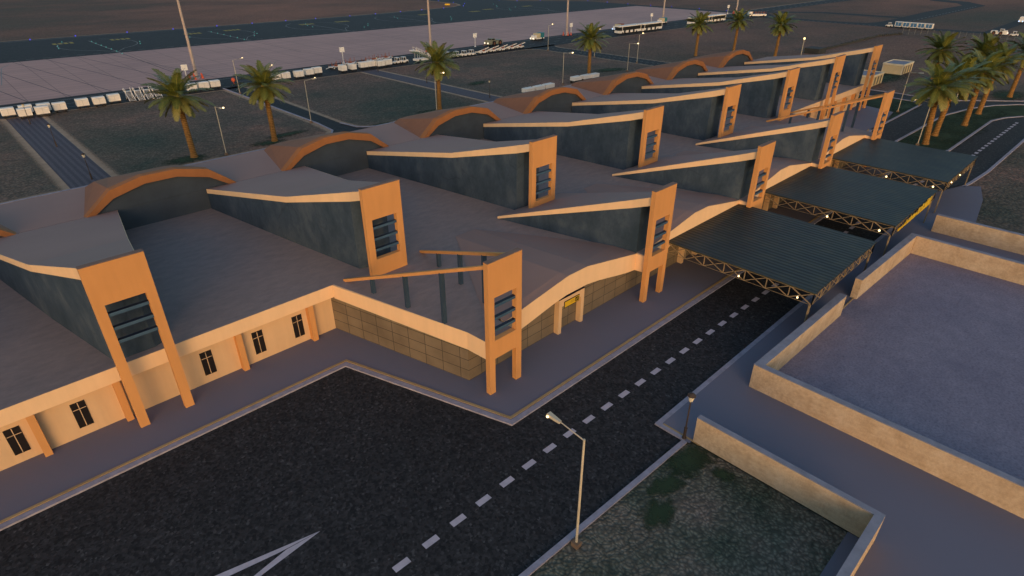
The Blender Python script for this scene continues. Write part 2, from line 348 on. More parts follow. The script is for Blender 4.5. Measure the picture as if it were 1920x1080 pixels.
# ------------------------------------------------------------------ mesh helpers
class MB:
    def __init__(s): s.v = []; s.f = []; s.uv = {}
    def vert(s, p): s.v.append(tuple(p)); return len(s.v)-1
    def face(s, pts, uv=None):
        i = [s.vert(p) for p in pts]; s.f.append(i)
        if uv: s.uv[len(s.f)-1] = uv
        return s
    def box(s, lo, hi):
        x0, y0, z0 = lo; x1, y1, z1 = hi
        b = len(s.v)
        s.v += [(x0,y0,z0),(x1,y0,z0),(x1,y1,z0),(x0,y1,z0),(x0,y0,z1),(x1,y0,z1),(x1,y1,z1),(x0,y1,z1)]
        for f in ((3,2,1,0),(4,5,6,7),(0,1,5,4),(1,2,6,5),(2,3,7,6),(3,0,4,7)): s.f.append([b+k for k in f])
        return s
    def hexa(s, bot, top):
        b = len(s.v); s.v += [tuple(p) for p in bot]+[tuple(p) for p in top]
        for f in ((3,2,1,0),(4,5,6,7),(0,1,5,4),(1,2,6,5),(2,3,7,6),(3,0,4,7)): s.f.append([b+k for k in f])
        return s
    def prism(s, poly, z0, z1):      # z0/z1 scalars or lists per vertex; poly counter-clockwise
        n = len(poly); zb = z0 if isinstance(z0, (list, tuple)) else [z0]*n; zt = z1 if isinstance(z1, (list, tuple)) else [z1]*n
        b = len(s.v)
        s.v += [(p[0], p[1], z) for p, z in zip(poly, zb)] + [(p[0], p[1], z) for p, z in zip(poly, zt)]
        s.f.append([b+k for k in reversed(range(n))]); s.f.append([b+n+k for k in range(n)])
        for k in range(n): s.f.append([b+k, b+(k+1) % n, b+n+(k+1) % n, b+n+k])
        return s
    def tube(s, pts, rads, seg=8, caps=True):
        rings = []; pts = [Vector(p) for p in pts]
        if not isinstance(rads, (list, tuple)): rads = [rads]*len(pts)
        for i, p in enumerate(pts):
            d = (pts[min(i+1, len(pts)-1)]-pts[max(i-1, 0)]).normalized()
            a = Vector((0, 0, 1)) if abs(d.z) < 0.9 else Vector((1, 0, 0))
            u = d.cross(a).normalized(); vv = u.cross(d)
            rings.append([s.vert(p+(u*math.cos(t)+vv*math.sin(t))*rads[i]) for t in [2*math.pi*k/seg for k in range(seg)]])
        for a, b in zip(rings, rings[1:]):
            for k in range(seg): s.f.append([a[k], b[k], b[(k+1) % seg], a[(k+1) % seg]])
        if caps: s.f.append(rings[0]); s.f.append(rings[-1][::-1])
        return s
    def bar(s, a, b, wd, ht=None):    # square bar
        a = Vector(a); b = Vector(b); d = (b-a).normalized(); ht = ht or wd
        up = Vector((0, 0, 1)) if abs(d.z) < 0.95 else Vector((0, 1, 0))
        u = d.cross(up).normalized()*wd/2; vv = u.cross(d).normalized()*ht/2
        return s.hexa([a-u-vv, a+u-vv, b+u-vv, b-u-vv], [a-u+vv, a+u+vv, b+u+vv, b-u+vv])
    def sphere(s, c, r, seg=8, rin=6, sz=1.0):
        c = Vector(c); rows = []
        for i in range(rin+1):
            t = math.pi*i/rin
            rows.append([s.vert(c+Vector((math.sin(t)*math.cos(2*math.pi*k/seg), math.sin(t)*math.sin(2*math.pi*k/seg), math.cos(t)*sz))*r) for k in range(seg)])
        for a, b in zip(rows, rows[1:]):
            for k in range(seg): s.f.append([a[k], b[k], b[(k+1) % seg], a[(k+1) % seg]])
        return s
    def wheel(s, c, r, wd, axis='y', seg=14):
        c = Vector(c); h = Vector((0, wd/2, 0)) if axis == 'y' else Vector((wd/2, 0, 0))
        return s.tube([c-h, c-h*0.9, c+h*0.9, c+h], [r*0.88, r, r, r*0.88], seg)
    def build(s, name, mat, parent=None, bevel=0.0, fixn=True, smooth=False):
        me = bpy.data.meshes.new(name); me.from_pydata(s.v, [], s.f)
        if s.uv:
            ul = me.uv_layers.new(name='UVMap')
            for fi, uv in s.uv.items():
                for li, q in zip(me.polygons[fi].loop_indices, uv): ul.data[li].uv = q
        if fixn:
            bm = bmesh.new(); bm.from_mesh(me)
            bmesh.ops.recalc_face_normals(bm, faces=bm.faces); bm.to_mesh(me); bm.free()
        me.materials.append(MATS[mat])
        if smooth:
            for p in me.polygons: p.use_smooth = True
        o = bpy.data.objects.new(name, me); COL.objects.link(o)
        if parent: o.parent = parent
        if bevel:
            md = o.modifiers.new('bevel', 'BEVEL'); md.width = bevel; md.segments = 1; md.limit_method = 'ANGLE'
        return o
def tag(o, label=None, cat=None, group=None, kind=None):
    if label: o['label'] = label
    if cat: o['category'] = cat
    if group: o['group'] = group
    if kind: o['kind'] = kind
    return o
def empty(name, loc=(0, 0, 0), rz=0, label=None, cat=None, group=None):
    o = bpy.data.objects.new(name, None); COL.objects.link(o); o.location = loc; o.rotation_euler = (0, 0, rz)
    o.empty_display_size = 0.2
    return tag(o, label, cat, group)
CH = {}
def kids(o):
    if not CH.get('ok'):
        CH.clear(); CH['ok'] = 1
        for q in COL.objects:
            if q.parent: CH.setdefault(q.parent.name, []).append(q)
    return CH.get(o.name, [])
def dup(root, loc, rz=0, label=None, group=None):
    CH.clear()
    r = root.copy(); COL.objects.link(r); r.location = loc; r.rotation_euler = (0, 0, rz)
    if label: r['label'] = label
    if group: r['group'] = group
    src = [q for q in list(COL.objects) if q.parent == root]
    for c in src:
        d = c.copy(); COL.objects.link(d); d.parent = r
        for g in [q for q in list(COL.objects) if q.parent == c]:
            e = g.copy(); COL.objects.link(e); e.parent = d
    return r
def P(x, y, z=0.0): return (x*H, y*H, z*H)
def ground_poly(name, pts, z, mat, kind='structure'):
    mb = MB(); mb.face([(x*H, y*H, z) for x, y in pts])
    o = mb.build(name, mat, fixn=False)
    me = o.data
    if me.polygons[0].normal.z < 0:
        me.flip_normals()
    return tag(o, kind=kind)
def offset_line(pts, d):
    out = []
    for i, p in enumerate(pts):
        a = Vector(pts[max(i-1, 0)]); b = Vector(pts[min(i+1, len(pts)-1)]); q = Vector(p)
        if 0 < i < len(pts)-1:
            d1 = (q-a).normalized(); d2 = (b-q).normalized()
            n1 = Vector((-d1.y, d1.x)); n2 = Vector((-d2.y, d2.x)); nn = (n1+n2).normalized(); k = d/max(0.3, nn.dot(n1))
        else:
            t = (b-a).normalized(); nn = Vector((-t.y, t.x)); k = d
        out.append((q.x+nn.x*k, q.y+nn.y*k))
    return out
def strip(mb, pts, d0, d1, z, z1=None):     # flat strip between two offsets (metres) of a polyline in units of H
    m = [(x*H, y*H) for x, y in pts]; a = offset_line(m, d0); b = offset_line(m, d1)
    for i in range(len(m)-1):
        q = [a[i], a[i+1], b[i+1], b[i]]
        if z1 is None:
            mb.face([(x, y, z) for x, y in q], uv=[(0, 0), (1, 0), (1, 1), (0, 1)])
        else:
            mb.hexa([(x, y, z) for x, y in q], [(x, y, z1) for x, y in q])
    return mb
def up(o):
    for p in o.data.polygons:
        if p.normal.z < 0: p.flip()
    return o

# ================================================================== SETTING
GZ = -0.16
mb = MB(); G = 6000.0
mb.face([(-G, -G, GZ), (G, -G, GZ), (G, G, GZ), (-G, G, GZ)])
tag(mb.build('ground', 'desert_ground', fixn=False), kind='structure')
AZ = -0.125
# forecourt road: wide lot at the left, then the road along the front, bending into the far right road
ground_poly('front_road', [(-3, 0.606), (0.492, 0.4915), (1.018, 0.474), (1.018, 0.555), (1.9, 0.555), (3.3, 0.55), (3.60, 0.47), (3.857, 0.452), (4.79, 0.440), (5.35, 0.36), (5.7, 0.2), (6.3, 0.2), (6.0, 0.40), (5.68, 0.52), (5.435, 0.553),
            (5.30, 0.63), (5.142, 0.673), (4.145, 0.683), (3.95, 0.74), (3.93, 0.86), (3.97, 0.962), (4.136, 0.97), (4.914, 0.958), (5.122, 0.946), (5.474, 0.874), (5.70, 0.78), (5.861, 0.664), (5.93, 0.58), (6.10, 0.52),
            (6.5, 0.50), (6.3, 0.60), (6.019, 0.649), (5.83, 0.86), (5.66, 1.03), (5.612, 1.087), (5.661, 1.424), (5.654, 1.61), (5.6, 2.2), (5.25, 2.2), (5.36, 1.7), (5.455, 1.388), (5.439, 1.257), (5.337, 1.153), (4.573, 1.151), (4.31, 1.155),
            (3.98, 1.10), (3.72, 0.90), (3.5, 0.79), (1.872, 0.79), (0.766, 0.794), (0.60, 1.285), (-3, 1.285)], AZ, 'asphalt')
ground_poly('back_road', [(-3, 2.3), (5.4, 2.3), (5.4, 3.45), (2.12, 3.455), (2.06, 3.47), (2.0, 3.53), (1.975, 3.7), (2.023, 5.432), (1.880, 5.413), (1.872, 3.8), (1.85, 3.56), (1.80, 3.485), (1.72, 3.457), (-3, 3.457)], AZ, 'airfield_asphalt')
ground_poly('side_road', [(5.66, 3.40), (5.69, 5.10), (5.74, 5.20), (5.85, 5.30), (5.28, 5.30), (5.37, 5.22), (5.415, 5.12), (5.39, 3.40)], AZ, 'airfield_asphalt')
ground_poly('service_road', [(-3, 5.56), (0.365, 5.440), (1.373, 5.385), (2.917, 5.305), (5.414, 5.237), (8.5, 5.17), (10.79, 5.05), (10.80, 4.4), (10.76, 3.2), (10.70, 2.85), (10.80, 1.2), (11.05, 1.2), (11.03, 2.6), (11.35, 3.06), (14.0, 3.02), (16.4, 2.98), (17.4, 3.5), (17.9, 4.3), (17.3, 4.25),
            (16.72, 3.56), (16.176, 3.35), (14.1, 3.44), (12.18, 3.40), (11.45, 3.42), (11.15, 3.5), (11.05, 4.2), (11.15, 5.0), (11.9, 5.50), (13.5, 5.54), (18, 5.5), (18, 5.97), (13.5, 5.95), (11.9, 5.90), (11.45, 5.79), (9.743, 5.815), (0.434, 5.955), (-3, 6.01)], AZ, 'airfield_asphalt')
ground_poly('connecting_road', [(11.75, 5.5), (12.35, 4.7), (12.33, 3.42), (12.62, 3.42), (12.66, 4.7), (12.05, 5.53)], AZ+0.012, 'airfield_asphalt')
ground_poly('spur_road', [(10.9, 1.76), (14.5, 1.76), (14.5, 1.93), (10.9, 1.93)], AZ+0.012, 'airfield_asphalt')
ground_poly('apron', [(-3, 6.012), (0.434, 5.957), (9.743, 5.817), (11.25, 5.793), (11.35, 8.02), (11.105, 8.033), (4.593, 8.187), (0.741, 8.33), (-3, 8.43)], AZ+0.012, 'apron_concrete')
ground_poly('taxiway', [(-3, 8.43), (0.741, 8.33), (4.593, 8.187), (11.105, 8.033), (11.35, 8.02), (11.25, 5.79), (11.55, 5.80), (11.62, 8.4), (11.62, 9.6), (11.0, 10.35), (10.6, 10.7), (10.6, 14.5), (10.6, 26), (9.2, 26), (9.25, 12.3),
            (9.15, 11.2), (8.95, 10.8), (8.555, 10.55), (7.793, 10.42), (6.745, 10.35), (5.431, 10.31), (3.0, 10.36), (1.0, 10.42), (-3, 10.6)], AZ, 'airfield_asphalt')
ground_poly('paved_path', [(0.387, 3.43), (0.578, 3.43), (0.582, 5.38), (0.392, 5.38)], AZ+0.01, 'blue_pavers')
ground_poly('garden_path', [(3.130, 3.42), (3.297, 3.42), (3.283, 5.30), (3.131, 5.30)], AZ+0.01, 'blue_pavers')
ground_poly('footpath', [(-1, 0.0838), (1.0298, 0.0838), (1.0298, 0.112), (-1, 0.112)], -0.06, 'pavement')
ground_poly('gravel_plot', [(-1, 0.1), (1.03, 0.1), (1.03, 0.468), (0.492, 0.4855), (-1, 0.535)], GZ+0.02, 'rocky_soil')
ground_poly('median_lawn', [(3.96, 0.74), (4.145, 0.69), (5.142, 0.68), (5.30, 0.64), (5.435, 0.56), (5.68, 0.53), (6.0, 0.53), (5.93, 0.58), (5.861, 0.664), (5.70, 0.78), (5.474, 0.868), (5.122, 0.94), (4.914, 0.953), (4.136, 0.963), (3.97, 0.95), (3.94, 0.86)], GZ+0.045, 'dark_lawn')
ground_poly('corner_lawn', [(4.6, 1.16), (5.337, 1.16), (5.40, 1.19), (5.43, 1.257), (5.445, 1.388), (5.36, 1.7), (5.25, 2.2), (5.02, 2.2), (5.02, 1.46), (4.93, 1.22)], GZ+0.045, 'dark_lawn')
# pavements
ground_poly('terminal_pavement', [(-3, 1.285), (0.60, 1.285), (0.766, 0.794), (1.872, 0.79), (3.5, 0.79), (3.72, 0.90), (3.98, 1.10), (4.31, 1.155), (4.683, 1.185), (4.93, 1.22), (5.02, 1.46), (5.02, 2.3), (-3, 2.3)], 0.0, 'pavement')
ground_poly('walled_pavement', [(-1, 0.0676), (-1, -2), (1.318, -2), (1.318, 0.455), (2.506, 0.432), (2.506, -2), (2.84, -2), (2.87, 0.30), (3.04, 0.324), (3.353, 0.364), (3.56, 0.415), (3.50, 0.482), (3.3, 0.55), (1.9, 0.555), (1.018, 0.555), (1.018, 0.461), (1.0432, 0.461), (1.0432, 0.0676)], 0.0, 'pavement')
ground_poly('gravel_courtyard', [(1.318, -2), (2.506, -2), (2.506, 0.432), (1.318, 0.455)], 0.0, 'blue_gravel')
# kerbs (real steps), edging and verges
kb = MB(); te = MB()
K1 = [(-3, 1.285), (0.60, 1.285), (0.766, 0.794), (1.872, 0.79), (3.5, 0.79), (3.72, 0.90), (3.98, 1.10), (4.31, 1.155)]
strip(kb, K1, -0.02, 0.40, AZ-0.03, 0.015); strip(te, K1, 0.46, 0.68, -0.02, 0.05)
K2 = [(3.3, 0.55), (1.9, 0.555), (1.018, 0.555), (1.018, 0.475)]
strip(kb, K2, -0.02, 0.36, AZ-0.03, 0.016); strip(te, [(1.028, 0.54), (1.028, 0.44)], 0.0, 0.15, -0.02, 0.026)
K3 = [(-3, 0.612), (0.492, 0.4965), (1.018, 0.479)]
strip(kb, K3, -0.36, 0.0, AZ-0.03, -0.002)
for K in ([(4.31, 1.155), (4.573, 1.151), (5.337, 1.153), (5.40, 1.19), (5.439, 1.257), (5.455, 1.388), (5.36, 1.7), (5.25, 2.2)],):
    strip(kb, K, 0.0, 0.4, AZ-0.03, 0.0)
K4 = [(6.3, 0.60), (6.019, 0.649), (5.83, 0.86), (5.66, 1.03), (5.612, 1.087), (5.661, 1.424), (5.654, 1.61), (5.6, 2.2)]
strip(kb, K4, -0.4, 0.0, AZ-0.03, 0.0)
K5 = [(5.435, 0.553), (5.30, 0.63), (5.142, 0.673), (4.145, 0.683), (3.95, 0.74), (3.93, 0.86), (3.97, 0.962), (4.136, 0.97), (4.914, 0.958), (5.122, 0.946), (5.474, 0.874), (5.70, 0.78), (5.861, 0.664), (5.93, 0.58), (6.10, 0.52), (6.5, 0.50)]
strip(kb, K5, -0.42, 0.0, AZ-0.03, 0.0)
K6 = [(3.50, 0.482), (3.60, 0.47), (3.857, 0.452), (4.79, 0.440), (5.35, 0.36), (5.7, 0.2)]
strip(kb, K6, -0.42, 0.0, AZ-0.03, 0.0)
for K, d in (([(-3, 3.457), (1.72, 3.457), (1.80, 3.485), (1.85, 3.56), (1.872, 3.8), (1.880, 5.413)], 1), ([(5.4, 3.45), (2.12, 3.455), (2.06, 3.47), (2.0, 3.53), (1.975, 3.7)], -1)):
    strip(kb, K, 0.0, 0.35*d, AZ-0.03, 0.0)
tag(kb.build('kerb', 'kerb_stone'), kind='structure')
tag(te.build('kerb_edging', 'tan_edging'), kind='structure')
sv = MB()
VZ = GZ+0.015
for K, d in (([(-3, 3.457), (1.72, 3.457), (1.80, 3.485), (1.85, 3.56), (1.872, 3.8), (1.880, 5.41)], 1), ([(5.0, 3.45), (2.12, 3.455), (2.06, 3.47), (2.0, 3.53), (1.975, 3.7), (2.023, 5.40)], -1)):
    strip(sv, K, 0.3*d, 1.7*d, VZ)
for x0, x1, sgn, yt in ((0.387, 0.392, 1, 5.44), (0.578, 0.582, -1, 5.43), (3.130, 3.131, 1, 5.30), (3.297, 3.283, -1, 5.29)):
    strip(sv, [(x0, 3.43), (x1, yt)], 0.0, 1.5*sgn, VZ+0.004)
strip(sv, [(-3, 5.56), (0.365, 5.440), (1.373, 5.385), (2.917, 5.305), (5.414, 5.237)], 0.0, -0.9, VZ+0.008)
strip(sv, [(6.0, 5.22), (8.5, 5.17), (10.79, 5.05)], 0.0, -0.9, VZ+0.008)
strip(sv, [(5.39, 3.40), (5.415, 5.12), (5.37, 5.22)], 0.0, 1.0, VZ+0.012); strip(sv, [(5.66, 3.40), (5.69, 5.10), (5.74, 5.20)], 0.0, -1.0, VZ+0.012)
strip(sv, [(-3, 10.6), (1.0, 10.42), (3.0, 10.36), (5.431, 10.31), (6.745, 10.35), (7.793, 10.42), (8.555, 10.55), (8.95, 10.8), (9.15, 11.2), (9.25, 12.3)], 0.0, 2.0, VZ)
strip(sv, [(11.9, 5.90), (13.5, 5.95), (18, 5.97)], 0.0, 2.0, VZ)
tag(up(sv.build('sand_verge', 'sand_verge', fixn=False)), kind='structure')
# markings
mk = MB()
def dash(mb, x0, y0, x1, y1, wd, z): strip(mb, [(x0, y0), (x1, y1)], -wd/2, wd/2, z)
for k in range(-1, 46):
    x = 0.355 + 0.0703*k
    y = 0.667 + 0.013*max(0, min(1, (x-0.35)/0.45)) if x < 0.85 else 0.68 - 0.013*min(1, (x-0.85)/1.0)
    if x > 3.25: y -= 0.11*min(1, (x-3.25)/0.75)
    dash(mk, x-0.017, y, x+0.017, y-0.0003 if x < 3.25 else y-0.003, 0.43, AZ+0.006)
for k in range(16):
    x = 4.14 + 0.0703*k
    dash(mk, x-0.017, 0.571-0.018*(x-4.14), x+0.017, 0.570-0.018*(x-4.14), 0.5, AZ+0.006)
mk.face([P(0.283, 0.842, AZ/H+0.0002), P(0.092, 0.888, AZ/H+0.0002), P(0.030, 0.885, AZ/H+0.0002), P(0.20, 0.852, AZ/H+0.0002)])
mk.face([P(0.283, 0.8415, AZ/H+0.0003), P(0.215, 0.8485, AZ/H+0.0003), P(0.04, 0.820, AZ/H+0.0003), P(0.10, 0.818, AZ/H+0.0003), P(0.16, 0.829, AZ/H+0.0003)])
tag(up(mk.build('road_markings', 'road_paint', fixn=False)), kind='structure')
fm = MB()
strip(fm, [(-3, 5.955), (0.423, 5.865), (2.994, 5.83), (9.7, 5.73)], -0.12, 0.12, AZ+0.02)
for off, wd in ((0.26, 0.16), (0.42, 0.16), (0.12, 0.12)):
    x = -1.0
    while x < 11:
        yb = 5.44-0.04*x if x < 5.4 else 5.237-0.025*(x-5.4)
        dash(fm, x, yb+off, x+0.10, yb+off-0.004, wd, AZ+0.02); x += 0.22
for k in range(24):
    t = k/24.0
    [dash(fm, x+0.025*t, 3.42+1.68*t, x+0.025*t, 3.42+1.68*(t+0.02), 0.2, AZ+0.02) for x in (5.415, 5.525, 5.645)]
    dash(fm, 11.9+0.25*k, 5.62, 12.0+0.25*k, 5.62, 0.4, AZ+0.02); dash(fm, 11.9+0.25*k, 5.86, 12.0+0.25*k, 5.86, 0.4, AZ+0.02)
    dash(fm, 10.85, 3.25+0.085*k, 10.85, 3.29+0.085*k, 0.4, AZ+0.02)
    dash(fm, 11.3+0.20*k, 3.12-0.002*k, 11.42+0.20*k, 3.12-0.002*k, 0.4, AZ+0.02)
strip(fm, [(-3, 10.48), (1.0, 10.30), (3.0, 10.24), (5.4, 10.20), (7.8, 10.28)], -0.18, 0.18, AZ+0.02)
for k in range(70):
    x = 0.2+0.155*k
    dash(fm, x, 8.47-0.03*x, x+0.08, 8.47-0.03*(x+0.08), 0.25, AZ+0.02)
for cx in (1.84, 3.33, 4.80, 6.40, 9.25):      # curved lead-in lines on the taxiway
    strip(fm, [(cx, 8.0), (cx, 9.72)], -0.13, 0.13, AZ+0.021)
    for sgn in (-1, 1):
        pts = [(cx-0.02*sgn, 8.35)]+[(cx+sgn*0.42*math.sin(t)*1.0, 8.62+0.98*(1-math.cos(t))*0.5+0.10*t) for t in [i*math.pi/9 for i in range(1, 9)]]
        strip(fm, pts, -0.1, 0.1, AZ+0.021)
strip(fm, [(0.565, 6.9), (0.70, 7.95), (0.80, 8.2)], -0.12, 0.12, AZ+0.02)
tag(up(fm.build('airfield_markings', 'faded_line', fixn=False)), kind='structure')
jm = MB()
for x in [-0.3+0.286*k for k in range(8)]:
    strip(jm, [(x+0.33, 5.96), (x, 8.33)], -0.10, 0.10, AZ+0.02)
strip(jm, [(1.84, 6.0), (1.835, 8.25)], -0.12, 0.12, AZ+0.022)
for x in (3.33, 4.8, 6.4): strip(jm, [(x, 6.9), (x, 8.15)], -0.10, 0.10, AZ+0.022)
tag(up(jm.build('apron_joints', 'joint_black', fixn=False)), kind='structure')
ym = MB()
for x, y in ((1.549, 9.661), (2.178, 9.62), (3.075, 9.584), (3.637, 9.615), (4.795, 9.586), (5.397, 9.557), (7.075, 9.59), (8.146, 9.436), (8.641, 9.609), (9.730, 9.614)):
    for k in range(4):
        dash(ym, x-0.11+0.06*k, y, x-0.07+0.06*k, y, 4.0, AZ+0.02)
tag(up(ym.build('taxiway_markings', 'yellow_paint', fixn=False)), kind='structure')
# dark grass growing round palm feet and at the lot's edge
dg = MB()
def patch(x, y, r, e=1.0, rz=0.0):
    x *= H; y *= H; n = 14
    for k in range(n):
        a, b = 2*math.pi*k/n, 2*math.pi*(k+1)/n
        def q(t): 
            px, py = r*e*math.cos(t), r*math.sin(t)
            return (x+px*math.cos(rz)-py*math.sin(rz), y+px*math.sin(rz)+py*math.cos(rz), PZ[0])
        dg.face([(x, y, PZ[0]), q(a), q(b)], uv=[(0.5, 0), (0, 1), (1, 1)])
    PZ[0] += 0.0015
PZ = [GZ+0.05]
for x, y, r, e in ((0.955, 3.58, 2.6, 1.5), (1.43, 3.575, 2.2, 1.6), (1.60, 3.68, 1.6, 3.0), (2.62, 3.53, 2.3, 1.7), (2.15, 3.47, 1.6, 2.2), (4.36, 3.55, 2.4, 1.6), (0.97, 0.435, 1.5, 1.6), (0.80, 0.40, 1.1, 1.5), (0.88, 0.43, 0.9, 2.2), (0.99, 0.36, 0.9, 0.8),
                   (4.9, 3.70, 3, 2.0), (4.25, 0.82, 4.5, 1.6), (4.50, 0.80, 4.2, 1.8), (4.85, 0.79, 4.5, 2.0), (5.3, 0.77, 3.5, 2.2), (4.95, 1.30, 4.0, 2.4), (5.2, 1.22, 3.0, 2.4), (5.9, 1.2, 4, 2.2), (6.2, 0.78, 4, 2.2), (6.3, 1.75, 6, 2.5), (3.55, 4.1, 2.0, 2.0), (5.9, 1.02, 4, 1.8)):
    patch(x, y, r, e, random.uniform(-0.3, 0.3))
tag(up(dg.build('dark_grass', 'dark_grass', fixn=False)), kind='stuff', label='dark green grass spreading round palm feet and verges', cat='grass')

# ================================================================== TERMINAL
T = empty('terminal_building', P(0, 0, 0), label='long orange and cream airport terminal with louvred pylons and blue roof fins', cat='terminal')
ZR = 0.1572
XL, XR = -0.555, 4.935
SP = 0.6695
def cB(k): return 0.1795+SP*k
def cF(k): return 0.858+SP*(k-1)
XC = 2.193
def mir(x): return 2*XC-x
# walls
fw = MB()
fw.box(P(XL, 1.473, -0.005), P(0.678, 1.50, 0.118)); fw.box(P(mir(0.678), 1.473, -0.005), P(XR, 1.50, 0.118))
fw.box(P(XR-0.02, 1.50, -0.005), P(XR-0.001, 2.625, 0.15)); fw.box(P(XL+0.001, 1.50, -0.005), P(XL+0.02, 2.625, 0.15))
fw.box(P(XL+0.02, 2.61, -0.005), P(XR-0.02, 2.63, 0.214))
fw.build('facade_wall', 'cream_render', T)
tw = MB()
def wall_uv(mb, a, b, z0, z1, u0=0.0):
    L = math.hypot(b[0]-a[0], b[1]-a[1])*H
    mb.face([P(*a, z0), P(*b, z0), P(*b, z1), P(*a, z1)], uv=[(u0, z0*H), (u0+L, z0*H), (u0+L, z1*H), (u0, z1*H)])
wall_uv(tw, (0.678, 1.4735), (0.803, 0.996), -0.004, 0.145); wall_uv(tw, (0.803, 0.996), (mir(0.803), 0.996), -0.004, 0.1475, 0.4); wall_uv(tw, (mir(0.803), 0.996), (mir(0.678), 1.4735), -0.004, 0.145)
tw.build('panelled_wall', 'tan_panels', T, fixn=False)
# roof sheet
rf = MB()
ro = [(XL, 1.4526), (0.6848, 1.4526), (0.8002, 0.9925), (0.8050, 0.9265)]
for k in range(1, 6):
    c = cF(k)
    if k > 1: ro += [(c-0.0385, 0.985), (c-0.0385, 0.93)]
    if k < 5: ro += [(c+0.0385, 0.93), (c+0.0385, 0.985)]
ro += [(mir(0.8050), 0.9265), (mir(0.8002), 0.9925), (mir(0.6848), 1.4526), (XR-0.0005, 1.4526), (XR-0.0005, 2.305), (XL, 2.305)]
rf.prism([P(*p)[:2] for p in ro], 0.150*H, ZR*H)
rf.build('flat_roof', 'main_roof', T)
# parapet bands
pb = MB()
def band(mb, a, b, z0a, z1a, z0b, z1b, th=0.012, out=0.0):
    a = Vector(a); b = Vector(b); d = (b-a).normalized(); n = Vector((d.y, -d.x))      # outward = right of travel
    o1 = a+n*out; o2 = b+n*out; i1 = a-n*(th-out); i2 = b-n*(th-out)
    mb.hexa([P(*o1, z0a), P(*o2, z0b), P(*i2, z0b), P(*i1, z0a)], [P(*o1, z1a), P(*o2, z1b), P(*i2, z1b), P(*i1, z1a)])
zb, zt = 0.1175, 0.1568
for a, b, z in (((XL, 1.452), (0.6845, 1.452), (zb, zt, zb, zt, 0.02)), ((0.6795, 1.4515), (0.7995, 0.9925), (zb-0.004, zt, 0.104, zt, 0.013)), ((0.7995, 0.992), (0.8045, 0.926), (0.104, zt, 0.104, zt, 0.012)),
                ((mir(0.6845), 1.452), (XR, 1.452), (zb, zt, zb, zt, 0.02)), ((mir(0.7995), 0.9925), (mir(0.6795), 1.4515), (0.104, zt, zb-0.004, zt, 0.013)), ((mir(0.8045), 0.926), (mir(0.7995), 0.992), (0.104, zt, 0.104, zt, 0.012)), ((XR, 1.4725), (XR, 2.30), (zb, zt, zb, zt, 0.012))):
    pb = MB(); band(pb, a, b, *z); pb.build('parapet', 'fascia_render', T)
# upper deck with dark front wall
ud = MB(); ud.box(P(XL, 2.3062, 0.215), P(XR, 2.643, 0.2335)); ud.build('upper_deck', 'deck_roof', T)
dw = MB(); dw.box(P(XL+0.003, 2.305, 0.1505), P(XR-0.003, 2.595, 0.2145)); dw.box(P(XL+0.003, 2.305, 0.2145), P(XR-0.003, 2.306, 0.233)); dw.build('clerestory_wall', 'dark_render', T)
# entrance shells
for k in range(1, 5):
    c0, c1 = cF(k), cF(k+1); bc = (c0+c1)/2
    xl, xr = c0+0.045, c1-0.045; ra, rb = bc-0.043, bc+0.043
    yF, yS, yB = 0.966, 0.992, 1.465
    zf, zr_, zbk = 0.1565, 0.2, 0.1584
    sh = MB()
    yE = yF-0.0036; A = P(xl, yE, zf); B = P(ra, yE, zr_); C = P(rb, yE, zr_); D = P(xr, yE, zf)
    A2 = P(xl, yS, zf+0.002); B2 = P(ra, yS, zr_-0.0005); C2 = P(rb, yS, zr_-0.0005); D2 = P(xr, yS, zf+0.002)
    E_ = P(ra, yB, zbk); F_ = P(rb, yB, zbk); AL = P(xl, 1.05, zbk); DR = P(xr, 1.05, zbk)
    sh.face([A, B, B2, A2]); sh.face([B, C, C2, B2]); sh.face([C, D, D2, C2])
    sh.face([A2, B2, E_, AL]); sh.face([B2, C2, F_, E_]); sh.face([C2, D2, DR, F_])
    sh.build('entrance_roof', 'shell_roof', T)
    fa = MB(); n = 12; prof = []
    for i in range(n+1):
        t = i/n; x = xl+(xr-xl)*t
        if x < ra: q = (x-xl)/(ra-xl)
        elif x > rb: q = (xr-x)/(xr-rb)
        else: q = 1
        qs = q*q*(3-2*q)
        prof.append((x, 0.0975+0.041*(0.5*q+0.5*qs), zf+(zr_-zf)*q))
    prof = sorted(prof+[(ra, 0.1385, zr_), (rb, 0.1385, zr_)])
    for (x0, b0, t0), (x1, b1, t1) in zip(prof, prof[1:]):
        if x1-x0 < 1e-6: continue
        fa.hexa([P(x0, yF-0.004, b0), P(x1, yF-0.004, b1), P(x1, yF+0.012, b1), P(x0, yF+0.012, b0)], [P(x0, yF-0.004, t0-0.0006), P(x1, yF-0.004, t1-0.0006), P(x1, yF+0.012, t1-0.0006), P(x0, yF+0.012, t0-0.0006)])
    band(fa, (c1-0.0455, yF-0.004), (c1-0.040, 0.926), 0.0975, zf, 0.0975, zf-0.003, 0.010)
    band(fa, (c0+0.040, 0.926), (c0+0.0455, yF-0.004), 0.0975, zf-0.003, 0.0975, zf, 0.010)
    fa.build('entrance_fascia', 'fascia_render', T)
    po = MB(); px0 = bc-0.058; px1 = bc+0.055          # door portal
    po.box(P(px0, 0.9775, -0.004), P(px0+0.013, 0.9955, 0.092)); po.box(P(px1-0.013, 0.9775, -0.004), P(px1, 0.9955, 0.092)); po.box(P(px0, 0.9775, 0.092), P(px1, 0.9955, 0.117))
    pt = po.build('door_portal', 'cream_render', T)
    MB().box(P(px0-0.0005, 0.977, 0.1171), P(px1+0.0005, 0.9958, 0.119)).build('cap', 'navy_metal', pt)
